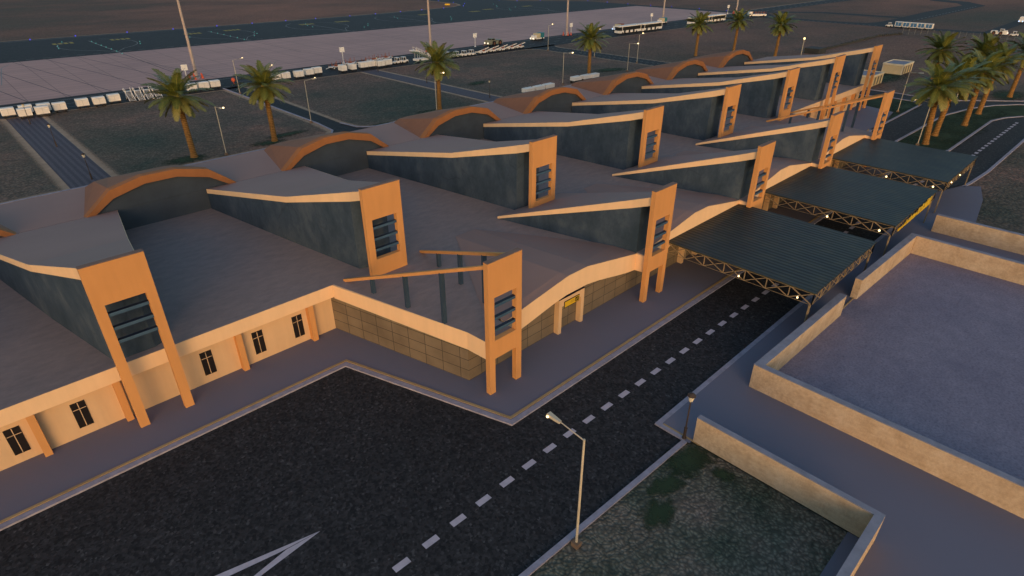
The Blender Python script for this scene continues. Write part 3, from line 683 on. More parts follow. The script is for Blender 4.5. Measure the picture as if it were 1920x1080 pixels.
# pylons
def pylon(c, row, legs_to_ground, zbot):
    mb = MB()
    if row == 'F':
        y0, y1, hw, iw, top, ot, ob = 0.911, 0.926, 0.0555, 0.0368, 0.378, 0.2825, 0.160
        lt, lb = 0.106, -0.004
    else:
        y0, y1, hw, iw, top, ot, ob = 1.406, 1.421, 0.062, 0.0412, 0.4295, 0.335, 0.211
        lt, lb = zbot, zbot
    if row == 'B' and legs_to_ground:
        mb.box(P(c-hw, y0, -0.004), P(c-iw, y1, ot)); mb.box(P(c+iw, y0, -0.004), P(c+hw, y1, ot))
    else:
        b0 = lb if row == 'F' else zbot
        mb.box(P(c-hw, y0, b0), P(c-iw, y1, ot)); mb.box(P(c+iw, y0, b0), P(c+hw, y1, ot))
        mb.box(P(c-iw, y0, lt), P(c+iw, y1, ob))
    mb.box(P(c-hw, y0, ot), P(c+hw, y1, top))
    o = mb.build('pylon', 'orange_render', T)
    bm = bmesh.new(); bm.from_mesh(o.data); bmesh.ops.remove_doubles(bm, verts=bm.verts, dist=0.001); bm.to_mesh(o.data); bm.free()
    MB().box(P(c-hw-0.0006, y0-0.0006, top+0.0002), P(c+hw+0.0006, y1+0.0006, top+0.0016)).build('pylon_cap', 'cap_brown', o)
    h = ot-ob
    for f in (0.19, 0.475, 0.75):
        z = ot-h*f
        MB().box(P(c-iw-0.001, y0+0.003, z-0.0075), P(c+iw+0.001, y0+0.012, z)).build('louver', 'louver_blue', o)
        MB().box(P(c-iw-0.001, y0+0.003, z+0.0001), P(c+iw+0.001, y0+0.012, z+0.0007)).build('louver_cap', 'navy_metal', o)
    return o
for k in range(-1, 8):
    pylon(cB(k), 'B', k in (-1, 0, 6, 7), {1: 0.156, 5: 0.156}.get(k, 0.172))
for k in range(1, 6):
    pylon(cF(k), 'F', True, 0)
# rear roof fins
def cR(k): return 0.849+0.684*(k-1)
for k in range(-1, 8):
    c = cB(k); r = cR(k)
    zb_, zm, zk, zt_ = 0.2345, 0.318, 0.402, 0.4215
    cm = c+(r-c)*0.6
    yb, ym_, yk, yt = 2.3005, 1.80, 1.487, 1.4215
    bl, br = (r-0.194, yb), (r+0.194, yb); ml, mr_ = (cm-0.112, ym_), (cm+0.112, ym_); kl, kr = (c-0.058, yk), (c+0.058, yk)
    tl, tr = (c-0.056, yt), (c+0.056, yt); fl, fr = (c-0.033, yk-0.012), (c+0.033, yk-0.012)
    wl = MB(); e = 0.012
    for quad, zz in (([bl, ml, mr_, br], (zb_, zm, zm, zb_)), ([ml, kl, kr, mr_], (zm, zk, zk, zm)), ([kl, fl, fr, kr], (zk, zk, zk, zk))):
        wl.prism([P(*p)[:2] for p in quad], 0.1505*H, [(q-e-0.0002)*H for q in zz])
    fo = wl.build('roof_fin', 'blue_plaster', T)
    rr = MB(); g = 0.003
    for (a, b, za), (a2, b2, zb2) in (((bl, br, zb_), (ml, mr_, zm)), ((ml, mr_, zm), (kl, kr, zk)), ((kl, kr, zk), (tl, tr, zt_))):
        rr.hexa([P(*a, za-e+0.0002), P(*b, za-e+0.0002), P(*b2, zb2-e+0.0002), P(*a2, zb2-e+0.0002)], [P(*a, za), P(*b, za), P(*b2, zb2), P(*a2, zb2)])
    rr.build('fin_roof', 'deck_roof', fo)
    for side in (-1, 1):
        fa = MB()
        pts = [(bl, zb_, 0.0165), (ml, zm, 0.019), (kl, zk, 0.028), (tl, zt_, 0.027)] if side < 0 else [(br, zb_, 0.0165), (mr_, zm, 0.019), (kr, zk, 0.028), (tr, zt_, 0.027)]
        for (a, za, ha), (b, zb2, hb) in zip(pts, pts[1:]):
            d = (Vector(b)-Vector(a)).normalized(); nn = Vector((d.y, -d.x)) if side < 0 else Vector((-d.y, d.x))
            if nn.x*side < 0: nn = -nn
            o1, o2 = Vector(a)+nn*0.0012, Vector(b)+nn*0.0012; i1, i2 = Vector(a)+nn*0.0001, Vector(b)+nn*0.0001
            fa.hexa([P(*o1, za-ha), P(*o2, zb2-hb), P(*i2, zb2-hb), P(*i1, za-ha)], [P(*o1, za-0.0002), P(*o2, zb2-0.0002), P(*i2, zb2-0.0002), P(*i1, za-0.0002)])
        fa.build('fin_fascia', 'fascia_render', fo)
# front roof fins (2..4) and open frames (1, 5)
for k in range(1, 6):
    c = cF(k)
    if k in (2, 3, 4):
        bl, br = (c-0.168, 1.481), (c+0.168, 1.481); kl, kr = (c-0.0495, 0.992), (c+0.0495, 0.992); fl, fr = (c-0.041, 0.967), (c+0.041, 0.967); tl, tr = (c-0.046, 0.9265), (c+0.046, 0.9265)
        e = 0.010; za, zk = 0.166, 0.331
        wl = MB()
        for quad, zz in (([bl, kl, kr, br], (za, zk, zk, za)), ([kl, fl, fr, kr], (zk, zk, zk, zk))):
            wl.prism([P(*p)[:2] for p in quad], 0.1505*H, [(q-e-0.0002)*H for q in zz])
        fo = wl.build('roof_fin', 'blue_plaster', T)
        rr = MB()
        for (a, b, z1), (a2, b2, z2) in (((bl, br, za), (kl, kr, zk)), ((kl, kr, zk), (tl, tr, zk+0.0255))):
            rr.hexa([P(*a, z1-e+0.0002), P(*b, z1-e+0.0002), P(*b2, z2-e+0.0002), P(*a2, z2-e+0.0002)], [P(*a, z1), P(*b, z1), P(*b2, z2), P(*a2, z2)])
        rr.build('fin_roof', 'deck_roof', fo)
        for side in (-1, 1):
            fa = MB()
            pts = [(bl, za, 0.009), (kl, zk, 0.0265), (tl, zk+0.0255, 0.0275)] if side < 0 else [(br, za, 0.009), (kr, zk, 0.0265), (tr, zk+0.0255, 0.0275)]
            for (a, z1, ha), (b, z2, hb) in zip(pts, pts[1:]):
                d = (Vector(b)-Vector(a)).normalized(); nn = Vector((d.y, -d.x))
                if nn.x*side < 0: nn = -nn
                o1, o2 = Vector(a)+nn*0.0012, Vector(b)+nn*0.0012; i1, i2 = Vector(a)+nn*0.0001, Vector(b)+nn*0.0001
                fa.hexa([P(*o1, z1-ha), P(*o2, z2-hb), P(*i2, z2-hb), P(*i1, z1-ha)], [P(*o1, z1-0.0002), P(*o2, z2-0.0002), P(*i2, z2-0.0002), P(*i1, z1-0.0002)])
            fa.build('fin_fascia', 'fascia_render', fo)
    else:
        for side in (-1, 1):
            a = (c+side*0.138, 1.452); b = (c+side*0.046, 0.9265)
            bm_ = MB(); bm_.bar(P(*a, 0.158), P(*b, 0.363), 0.009*H, 0.0085*H)
            bo = bm_.build('roof_beam', 'orange_render', T)
            for y in (1.33, 1.198, 1.0675):
                t = (1.452-y)/(1.452-0.9265); x = a[0]+(b[0]-a[0])*t; zt_ = 0.158+(0.363-0.158)*t-0.0042
                MB().box(P(x-0.0052, y-0.0052, ZR-0.001), P(x+0.0052, y+0.0052, zt_)).build('column', 'column_blue', bo)
# vaults
def vault(k):
    c = 0.516+0.6865*(k-1)
    out = [(-0.252, 0.2325), (-0.159, 0.308), (-0.054, 0.3325), (0.054, 0.3325), (0.159, 0.308), (0.252, 0.2325)]
    inn = [(-0.224, 0.2338), (-0.157, 0.278), (-0.053, 0.305), (0.053, 0.305), (0.157, 0.278), (0.224, 0.2338)]
    rear = [(-0.180, 0.2325), (-0.145, 0.2475), (-0.098, 0.2515), (0.098, 0.2515), (0.145, 0.2475), (0.180, 0.2325)]
    yA, yW, yR = 2.291, 2.3035, 2.640
    mb = MB()
    f = lambda pr, y: [P(c+x, y, z) for x, z in pr]
    O, I, I2, Rr = f(out, yA), f(inn, yA), f(inn, yW+0.02), f(rear, yR)
    lip = f([(x, z) for x, z in out], yA+0.03)
    for i in range(5):
        mb.face([O[i], O[i+1], I[i+1], I[i]]); mb.face([I[i], I[i+1], I2[i+1], I2[i]])
        mb.face([O[i], lip[i], lip[i+1], O[i+1]])
    mb.face([O[0], I[0], I2[0], lip[0]]); mb.face([O[5], lip[5], I2[5], I[5]])
    vo = mb.build('vault_arch', 'vault_render', T)
    sk = MB()
    L2 = f(out, yA+0.0302)
    for i in range(5): sk.face([L2[i], Rr[i], Rr[i+1], L2[i+1]])
    sk.face(Rr); 
    sk.build('vault_skin', 'vault_cover', vo)
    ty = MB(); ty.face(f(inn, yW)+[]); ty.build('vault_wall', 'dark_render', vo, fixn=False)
for k in range(0, 8): vault(k)
# pilasters, windows
for x in (-0.0600, 0.1085, 0.397, 0.6035):
    for xx in (x, mir(x)):
        MB().box(P(xx-0.0075, 1.4525, -0.004), P(xx+0.0075, 1.4745, 0.1172)).build('pilaster', 'orange_render', T)
for xx in (-0.23, -0.40, mir(-0.23), mir(-0.40)):
    MB().box(P(xx-0.0075, 1.4525, -0.004), P(xx+0.0075, 1.4745, 0.1172)).build('pilaster', 'orange_render', T)
for x in (-0.099, 0.0255, 0.313, 0.450, 0.566, -0.30, -0.47):
    for xx in (x, mir(x)):
        w_ = MB(); w_.box(P(xx-0.0135, 1.4722, 0.0245), P(xx+0.0135, 1.4735, 0.092)); wo = w_.build('window', 'window_glass', T)
        fr_ = MB()
        fr_.box(P(xx-0.0008, 1.4716, 0.0245), P(xx+0.0008, 1.4721, 0.092)); fr_.box(P(xx-0.0135, 1.4716, 0.0735), P(xx-0.0009, 1.4721, 0.0750)); fr_.box(P(xx+0.0009, 1.4716, 0.0735), P(xx+0.0135, 1.4721, 0.0750))
        fr_.build('window_bars', 'mullion_cream', wo)
        sf = MB()
        for a, b in (((xx-0.0147, 0.0232), (xx-0.0136, 0.0932)), ((xx+0.0136, 0.0232), (xx+0.0147, 0.0932)), ((xx-0.0136, 0.0921), (xx+0.0136, 0.0932)), ((xx-0.0136, 0.0232), (xx+0.0136, 0.0244))):
            sf.box(P(a[0], 1.4718, a[1]), P(b[0], 1.4745, b[1]))
        sf.build('window_frame', 'sign_black', wo)
# yellow sign over the door
bc = (cF(1)+cF(2))/2
sg = empty('terminal_sign', P(bc-0.003, 0.976, 0.084), label='yellow terminal sign with black arrow square above the nearest cream doorway', cat='sign')
def BXl(mb, x0, y0, z0, x1, y1, z1): return mb.box((x0, y0, z0), (x1, y1, z1))
sw, sh_ = 1.02, 0.66
BXl(MB(), -sw, 0.0, 0.0, sw, 0.04, sh_).build('sign_case', 'sign_black', sg)
BXl(MB(), -sw+0.06, -0.02, 0.06, sw-0.06, -0.002, sh_-0.06).build('sign_face', 'sign_yellow', sg)
ic = MB(); ic.box((0.42, -0.034, 0.13), (0.86, -0.022, 0.54)); ic.build('icon_panel', 'sign_black', sg)
pa = MB()
for poly in ([(0.50, 0.22), (0.56, 0.19), (0.76, 0.40), (0.76, 0.46), (0.69, 0.46)], [(0.52, 0.38), (0.60, 0.40), (0.69, 0.31), (0.66, 0.25), (0.62, 0.32), (0.56, 0.36)]):
    pa.face([(x, -0.038, z) for x, z in poly])
pa.build('icon_mark', 'sign_yellow', sg, fixn=False)
tx = MB(); rnd = random.Random(3)
for z, x0, x1 in ((0.40, -0.16, 0.30), (0.27, -0.22, 0.34)):
    x = x0
    while x < x1:
        l = rnd.uniform(0.02, 0.07); tx.box((x, -0.030, z), (min(x+l, x1), -0.022, z+rnd.uniform(0.04, 0.075))); x += l+0.018
tx.build('lettering', 'sign_ink', sg)

# ================================================================== CANOPIES
CAN = [(1.658, 2.160), (2.350, 2.872), (3.015, 3.535)]
CANL = ['dark ribbed canopy roof on tan trusses, nearest of the three over the road', 'dark ribbed canopy on tan trusses with a yellow banner on its end', 'dark ribbed canopy on tan trusses beside the palm median, farthest over the road']
ZC, ZT, ZL = 0.1425, 0.1375, 0.1010
for ci, (x0, x1) in enumerate(CAN):
    y0, y1 = 0.466, 0.962
    cx, cy = (x0+x1)/2, (y0+y1)/2
    t = empty('drive_canopy', P(cx, cy, 0), label=CANL[ci], cat='canopy', group='canopies over the front road')
    q = lambda x, y, z: ((x-cx)*H, (y-cy)*H, z*H)
    MB().box(q(x0, y0, ZT+0.0012), q(x1, y1, ZC)).build('canopy_roof', 'corrugated_teal', t)
    tr = MB()
    def truss(a, b, n):
        a = Vector(a); b = Vector(b)
        tr.bar(q(a.x, a.y, ZT), q(b.x, b.y, ZT), 0.09); tr.bar(q(a.x, a.y, ZL), q(b.x, b.y, ZL), 0.035)
        for i in range(n+1):
            p = a+(b-a)*(i/n)
            tr.bar(q(p.x, p.y, ZL), q(p.x, p.y, ZT), 0.08)
            if i < n:
                r = a+(b-a)*((i+1)/n)
                tr.bar(q(p.x, p.y, ZT), q(r.x, r.y, ZL), 0.07); tr.bar(q(p.x, p.y, ZL), q(r.x, r.y, ZT), 0.07)
    i_ = 0.004
    for xx in (x0+i_, (x0+x1)/2, x1-i_): truss((xx, y1-0.002), (xx, y0+i_), 7)
    truss((x0+i_, y0+i_), (x1-i_, y0+i_), 8)
    for j in range(9):
        x = x0+i_+(x1-x0-2*i_)*j/8
        tr.bar(q(x, y0+i_, ZL), q(x, y0+0.07, ZT), 0.05)
    tr.build('truss', 'truss_tan', t)
    for xx in (x0+0.004, x1-0.006):
        for yy in (y0+0.008, 0.8):
            if yy == 0.8: continue
            pm = MB()
            for dx in (-0.11, 0.11): pm.bar(q(xx+dx/H, yy, 0), q(xx+dx/H, yy, ZL), 0.10)
            for z in (0.03, 0.065, 0.098): pm.bar(q(xx-0.11/H, yy, z), q(xx+0.11/H, yy, z), 0.06)
            pm.build('post', 'truss_tan', t)
    for yy in (0.697, 0.512):
        lm = MB(); lm.bar(q(x0+i_, yy, ZL+0.016), q(x0+i_, yy, ZL+0.011), 0.10); lo = lm.build('lamp', 'pole_grey', t)
        MB().sphere(q(x0+i_-0.002, yy, ZL+0.009), 0.085 if ci == 0 else 0.11).build('bulb', 'lamp_glow', lo, smooth=True)
    if ci == 2:
        for xx in (3.10, 3.24):
            lm = MB(); lm.bar(q(xx, y0+0.03, ZL+0.016), q(xx, y0+0.03, ZL+0.012), 0.1); lo = lm.build('lamp', 'pole_grey', t)
            MB().sphere(q(xx, y0+i_-0.004, ZL+0.02), 0.085).build('bulb', 'lamp_glow', lo, smooth=True)
bn = MB()
for i in range(24):
    xa = 2.383+(2.772-2.383)*i/24; xb = 2.383+(2.772-2.383)*(i+1)/24
    zt_ = 0.124+0.024*i/23+random.uniform(-0.006, 0.006)*(1 if 1 < i < 22 else 0)
    bn.box(P(xa, 0.4605, 0.1130), P(xb-0.0003, 0.4622, zt_))
tag(bn.build('canopy_banner', 'worn_yellow'), 'ragged yellow banner with dark worn specks hanging along the middle canopy end', 'banner')

# ================================================================== YARD WALLS
def yard_wall(name_label, segs):
    t = empty('yard_wall', P(segs[0][0][0], segs[0][0][1], 0), label=name_label, cat='wall')
    b = MB(); c = MB(); ox, oy = segs[0][0]
    for si, (a, bb, th, left) in enumerate(segs):
        a = Vector(a)*H; bb = Vector(bb)*H; d = (bb-a).normalized(); n = Vector((-d.y, d.x))*th*(1 if left else -1)
        L = Vector((ox*H, oy*H))
        q = [a-L, bb-L, bb+n-L, a+n-L]
        b.hexa([(p.x, p.y, -0.02) for p in q], [(p.x, p.y, 2.10) for p in q])
        g = [q[0]-n*0.03, q[1]-n*0.03, q[2]+n*0.03, q[3]+n*0.03]
        c.hexa([(p.x, p.y, 2.101+0.001*si) for p in g], [(p.x, p.y, 2.17+0.006*si) for p in g])
    b.build('wall_body', 'sand_stucco', t); c.build('coping', 'grey_coping', t)
    return t
yard_wall('sand wall with grey coping turning a corner round the plot of the near street lamp', [((1.030, 0.459), (1.030, 0.068), 0.40, True), ((1.0298, 0.0680), (0.20, 0.0680), 0.47, False)])
yard_wall('long sand wall along the near side of the blue gravel yard', [((1.314, 0.4441), (1.314, -1.5), 0.50, True), ((1.314, 0.465), (1.853, 0.4535), 0.62, False)])
yard_wall('sand wall enclosing the far corner of the blue gravel yard', [((1.992, 0.456), (2.5175, 0.4405), 0.62, False), ((2.502, 0.4192), (2.490, -1.5), 0.46, True)])
yard_wall('short sand wall standing alone across the paved lane from the gravel yard', [((2.788, 0.427), (2.776, -1.5), 0.46, True)])
sill = MB(); sill.box(P(1.853, 0.4425, 0.0), P(1.992, 0.446, 0.003)); tag(sill.build('kerb_sill', 'tan_edging'), kind='structure')

# ================================================================== PALMS
def palm_crown(seed, nf=46, L=5.7):
    rnd = random.Random(seed); mb = MB()
    for i in range(nf):
        az = i*2.39996+rnd.uniform(-0.15, 0.15)
        u = i/(nf-1)
        el = math.radians(78-128*u**0.85)+rnd.uniform(-0.10, 0.10)      # young fronds upright, old ones hanging
        ln = L*(0.72+0.28*math.sin(math.pi*min(1, u+0.15)))*rnd.uniform(0.9, 1.06)
        tone = 0.25+0.6*u+rnd.uniform(-0.12, 0.12)
        if u < 0.15: tone = 0.55+rnd.uniform(-0.1, 0.1)
        hd = Vector((math.cos(az), math.sin(az), 0)); side = Vector((-math.sin(az), math.cos(az), 0))
        n = 13; p = hd*0.25+Vector((0, 0, 0.1)); e = el; pts = [p.copy()]; dirs = []
        droop = math.radians(rnd.uniform(38, 62) if u < 0.6 else rnd.uniform(15, 35))
        for k in range(n):
            d = hd*math.cos(e)+Vector((0, 0, math.sin(e))); dirs.append(d); p = p+d*(ln/n); pts.append(p.copy()); e -= droop/n*(1.6*k/n+0.3)
        tw = rnd.uniform(-0.35, 0.35)
        for k in range(n):
            t0 = k/n
            d = dirs[k]; nrm = d.cross(side).normalized()*-1.0
            if nrm.z < 0 and el > -1: nrm = -nrm
            sd = (side*math.cos(tw)+nrm*math.sin(tw)); nr = (nrm*math.cos(tw)-side*math.sin(tw))
            rw = 0.055*(1-0.8*t0)
            mb.face([pts[k]-sd*rw, pts[k]+sd*rw, pts[k+1]+sd*rw*0.85, pts[k+1]-sd*rw*0.85], uv=[(min(1, tone+0.25), 0.0)]*4)
            if k == 0: continue
            for j in (0, 1):
                q = pts[k]+(pts[k+1]-pts[k])*(0.5*j); tt = (k+0.5*j)/n
                ll = 1.12*math.sin(math.pi*min(0.97, 0.20+0.78*tt))**0.7*rnd.uniform(0.85, 1.1)
                for sg_ in (-1, 1):
                    ldir = (sd*sg_*0.78+d*0.62+nr*rnd.uniform(0.10, 0.30)-Vector((0, 0, 0.14))).normalized()
                    wv = d*0.115
                    tip = q+ldir*ll-Vector((0, 0, 0.12*ll)); mid = q+ldir*ll*0.5
                    tn = max(0.02, min(1, tone+rnd.uniform(-0.1, 0.1)))
                    mb.face([q-wv*0.6, q+wv*0.6, mid+wv, mid-wv], uv=[(tn, 0.25), (tn, 0.25), (tn, 0.6), (tn, 0.6)])
                    mb.face([mid-wv, mid+wv, tip], uv=[(tn, 0.6), (tn, 0.6), (tn, 1)])
    return mb
def palm_trunk(seed, h=8.9):
    rnd = random.Random(seed); mb = MB(); pts = []; rads = []
    n = 46
    for i in range(n+1):
        t = i/n
        r = 0.50-0.10*t+0.14*max(0, 1-t*12)+(0.10 if t > 0.9 else 0)
        r += 0.010*(1 if i % 2 else -1)
        pts.append((0.10*math.sin(t*2.2+seed), 0.08*math.sin(t*1.7+seed*2), t*h)); rads.append(r)
    return mb.tube(pts, rads, 12)
protos = []
def make_palm(seed, label):
    t = empty('palm_tree', (0, 0, 0), label=label, cat='palm tree', group='date palms round the terminal')
    h = 9.9
    tk = palm_trunk(seed, h); end = (0.10*math.sin(2.2+seed), 0.08*math.sin(1.7+seed*2), h)
    tk.build('trunk', 'palm_bark', t, smooth=False)
    c = palm_crown(seed); c.v = [(x+end[0], y+end[1], z+end[2]) for x, y, z in c.v]
    c.build('crown', 'palm_frond', t, fixn=False)
    return t
PALMS = [  # x, y, lean dx, lean dy, scale, label
    (1.005, 3.596, 0, 0, 1.0, 'tall date palm nearest the blue paved path, leftmost of all the palms'),
    (1.473, 3.592, -0.01, 0, 0.98, 'date palm just left of the exit road behind the terminal, second from the left'),
    (2.700, 3.549, 0.0, 0, 0.98, 'date palm by the narrow garden path with a tall mast rising behind its crown'),
    (4.409, 3.566, 0, 0, 1.0, 'date palm behind the middle vaults with three white roof carts at its foot'),
    (6.256, 3.595, 0.02, 0, 0.95, 'date palm in front of the farthest parked bus'),
    (6.879, 3.483, 0.03, 0, 0.95, 'date palm right of the farthest bus, middle of the three behind the far vaults'),
    (6.832, 2.972, 0.02, 0, 0.95, 'date palm behind the last vault, rightmost of the three there'),
    (4.204, 0.823, -0.10, 0.06, 1.0, 'leaning date palm on the grass median, nearest to the farthest canopy'),
    (4.455, 0.842, 0.08, -0.04, 1.0, 'date palm slanting right on the median, close behind the front palm'),
    (4.870, 0.781, 0.03, 0, 1.0, 'upright thick date palm in the middle of the grass median'),
    (5.311, 0.794, 0.09, -0.03, 1.0, 'date palm slanting right with a bare trunk at the far half of the median'),
    (5.791, 1.239, 0.06, 0, 1.0, 'date palm beyond the curved side road, behind the leftmost median crowns'),
    (6.137, 0.759, 0.02, 0, 1.0, 'date palm cut by the right picture edge beyond the median road'),
    (5.889, 1.003, 0.09, -0.06, 1.0, 'date palm beyond the curved side road, between the middle median crowns'),
]
pp = [None, None]
for i, (x, y, lx, ly, sc, lab) in enumerate(PALMS):
    v = i % 2
    if pp[v] is None:
        pp[v] = make_palm(3+v*5, lab); o = pp[v]; 
    else:
        o = dup(pp[v], (0, 0, 0), 0, lab)
    o.location = (x*H, y*H, GZ-0.05); o.rotation_euler = (-ly, lx, 0)
    o.scale = (sc, sc, sc)
    for c in [q for q in COL.objects if q.parent == o]:
        c.rotation_euler = (0, 0, i*1.3)

# ================================================================== LAMPS, MASTS, SIGNS
def make_street_lamp(label):
    t = empty('street_lamp', (0, 0, 0), label=label, cat='street lamp', group='tall cream street lamps')
    hh = 8.25
    MB().box((-0.22, -0.22, -0.2), (0.22, 0.22, 0.35)).build('base_block', 'block_brown', t)
    MB().tube([(0, 0, 0.3), (0, 0, hh)], [0.082, 0.06], 10).build('pole', 'pole_cream', t)
    MB().tube([(0, 0, hh-0.08), (1.75, 0, hh+0.12)], [0.04, 0.03], 8).build('arm', 'pole_cream', t)
    hd = MB(); hd.hexa([(1.65, -0.10, hh+0.02), (2.55, -0.17, hh+0.07), (2.55, 0.17, hh+0.07), (1.65, 0.10, hh+0.02)], [(1.65, -0.08, hh+0.16), (2.5, -0.13, hh+0.24), (2.5, 0.13, hh+0.24), (1.65, 0.08, hh+0.16)])
    ho = hd.build('lamp_head', 'pole_cream', t)
    MB().sphere((2.36, -0.06, hh+0.03), 0.16, 8, 6, 0.8).build('bulb', 'lamp_glow', ho, smooth=True)
    return t
LAMPS = [  # x, y, angle of arm, scale z, label, bulb scale
    (0.622, 0.4665, 90, 1.0, 'cream street lamp standing alone on the near gravel plot by the asphalt lot', 0.7),
    (1.152, 3.516, -90, 0.97, 'cream street lamp just right of the leftmost palm', 1.6),
    (1.845, 3.843, 0, 0.99, 'cream street lamp at the near end of the exit road, left kerb', 1.5),
    (1.887, 5.105, 0, 0.94, 'cream street lamp at the far end of the exit road near the round red marker', 1.7),
    (1.870, 4.532, 0, 0.98, 'cream street lamp halfway along the exit road behind the second palm', 1.7),
    (2.652, 3.519, -90, 0.97, 'cream street lamp standing right against the third palm trunk', 1.7),
    (4.043, 3.553, -90, 0.93, 'cream street lamp left of the palm with the roof carts at its foot', 1.9),
    (5.405, 4.994, 0, 0.97, 'cream street lamp where the side road meets the service road', 2.0),
    (4.952, 3.543, -90, 0.90, 'cream street lamp at the near end of the side road, on its left side', 2.0),
    (5.405, 3.757, 0, 0.98, 'cream street lamp at the near end of the side road below the first bus', 2.0),
    (5.405, 4.313, 0, 0.97, 'cream street lamp halfway along the side road, behind the fourth palm', 2.0),
    (4.144, 0.851, 90, 0.9, 'cream street lamp beside the leaning front palm of the median', 1.6),
    (4.971, 1.205, -90, 0.98, 'cream street lamp at the paved corner right of the terminal', 0.0),
    (5.730, 1.024, -90, 0.9, 'cream street lamp hidden among the median palm crowns', 0.0),
]
lp = None
for x, y, a, sz, lab, bs in LAMPS:
    if lp is None: lp = make_street_lamp(lab); o = lp
    else: o = dup(lp, (0, 0, 0), 0, lab)
    o.location = (x*H, y*H, GZ+0.02); o.rotation_euler = (0, 0, math.radians(a)); o.scale = (1, 1, sz)
    for c in [q for q in COL.objects if q.parent == o and q.name.startswith('lamp_head')]:
        for b in [q for q in COL.objects if q.parent == c]:
            if bs == 0.0: b.data = b.data.copy(); b.data.materials[0] = MATS['pole_grey']
            elif bs == 0.7:
                b.data = b.data.copy(); cc = Vector((2.36, -0.06, 8.28))
                for vv in b.data.vertices: vv.co = Vector((2.42, 0.17, 8.34))+(vv.co-cc)*0.5
            elif bs != 1.0:
                b.data = b.data.copy(); cc = Vector((2.36, -0.06, 8.28))
                for vv in b.data.vertices: vv.co = cc+(vv.co-cc)*bs*1.25
t = empty('pole_lamp', P(7.107, 2.808, 0), label='slim cream lamp post with a bulb on top beyond the last palm behind the roof', cat='street lamp')
MB().tube([(0, 0, GZ), (0, 0, 4.9)], 0.12, 8).build('pole', 'pole_cream', t); MB().sphere((0, 0, 5.0), 0.34).build('bulb', 'lantern_glow', t, smooth=True)
def make_lantern(label):
    t = empty('lantern_post', (0, 0, 0), label=label, cat='lantern', group='dark iron lantern posts')
    MB().tube([(0, 0, -0.1), (0, 0, 0.1), (0, 0, 0.14), (0, 0, 0.9), (0, 0, 0.95), (0, 0, 1.0), (0, 0, 3.35)], [0.17, 0.16, 0.11, 0.10, 0.14, 0.055, 0.045], 10).build('post', 'dark_iron', t)
    MB().tube([(0, 0, 3.35), (0, 0, 3.80)], [0.13, 0.24], 8).build('lantern_glass', 'utility_trim', t)
    MB().tube([(0, 0, 3.80), (0, 0, 3.86), (0, 0, 4.0), (0, 0, 4.06)], [0.30, 0.30, 0.14, 0.03], 8).build('lantern_cap', 'dark_iron', t)
    MB().sphere((0, 0, 3.72), 0.42).build('bulb', 'lantern_glow', t, smooth=True)
    return t
lo = None
for i, (x, y, lab) in enumerate(((1.024, 0.479, 'dark iron lantern post at the kerb corner by the near sand wall'), (0.498, 3.569, 'dark lantern nearest the terminal on the wide blue paved path'), (0.498, 4.379, 'dark lantern in the middle of the wide blue paved path'), (0.489, 5.133, 'dark lantern at the far end of the wide blue path by the white carts'),
                  (3.232, 3.594, 'dark lantern nearest the terminal on the narrow garden path'), (3.248, 4.427, 'dark lantern in the middle of the narrow garden path'), (3.255, 5.203, 'dark lantern at the far end of the narrow garden path'))):
    if i == 0: lo = make_lantern(lab); o = lo
    else: o = dup(lo, (0, 0, 0), 0, lab)
    o.location = (x*H, y*H, 0.0 if i == 0 else -0.1)
    if i == 0:
        for c in [q for q in COL.objects if q.parent == o and q.name.startswith('bulb')]:
            c.data = c.data.copy()
            for vv in c.data.vertices: vv.co = Vector((0.02, -0.12, 3.72))+(vv.co-Vector((0, 0, 3.72)))*0.16
# flood masts
MAST = [(1.887, 6.05, 'tall floodlight mast rising from the apron edge by the leftmost gate board'), (4.417, 5.90, 'tall floodlight mast rising behind the third palm crown'), (6.644, 5.80, 'tall floodlight mast left of the fourth palm, behind the tow tractor road'), (8.984, 5.83, 'tall floodlight mast behind the second parked bus'), (11.201, 5.74, 'tall floodlight mast at the far right end of the apron')]
mo = None
for i, (x, y, lab) in enumerate(MAST):
    if mo is None:
        mo = empty('flood_mast', (0, 0, 0), label=lab, cat='mast', group='floodlight masts along the apron')
        MB().tube([(0, 0, -0.1), (0, 0, 0.5), (0, 0, 33)], [0.50, 0.42, 0.20], 12).build('pole', 'mast_steel', mo)
        MB().tube([(0, 0, -0.12), (0, 0, 0.06)], [0.8, 0.8], 12).build('foot_plate', 'pole_grey', mo)
        hd = MB(); hd.tube([(0, 0, 33), (0, 0, 33.3)], [1.5, 1.5], 12)
        for k in range(8):
            a = k*math.pi/4; hd.box((1.4*math.cos(a)-0.25, 1.4*math.sin(a)-0.25, 32.5), (1.4*math.cos(a)+0.25, 1.4*math.sin(a)+0.25, 32.95))
        hd.build('light_ring', 'pole_grey', mo); o = mo
    else: o = dup(mo, (0, 0, 0), 0, lab)
    o.location = (x*H, y*H, 0)
co_ = None
for i, (x, y, lab) in enumerate(MAST):
    for k in range(5):
        a = k*2*math.pi/5+0.4
        if co_ is None:
            co_ = empty('traffic_cone', (0, 0, 0), cat='traffic cone', group='orange cones round the mast feet')
            MB().tube([(0, 0, 0.06), (0, 0, 1.15)], [0.30, 0.10], 10).build('cone', 'cone_orange', co_)
            MB().box((-0.32, -0.32, 0), (0.32, 0.32, 0.06)).build('cone_base', 'cone_orange', co_); o = co_
        else: o = dup(co_, (0, 0, 0))
        o['label'] = 'orange traffic cone ringing the foot of the floodlight mast '+['nearest the leftmost palm', 'behind the third palm', 'left of the fourth palm', 'behind the parked buses', 'at the far right apron end'][i]
        o.location = (x*H+1.7*math.cos(a), y*H+1.7*math.sin(a), -0.10)
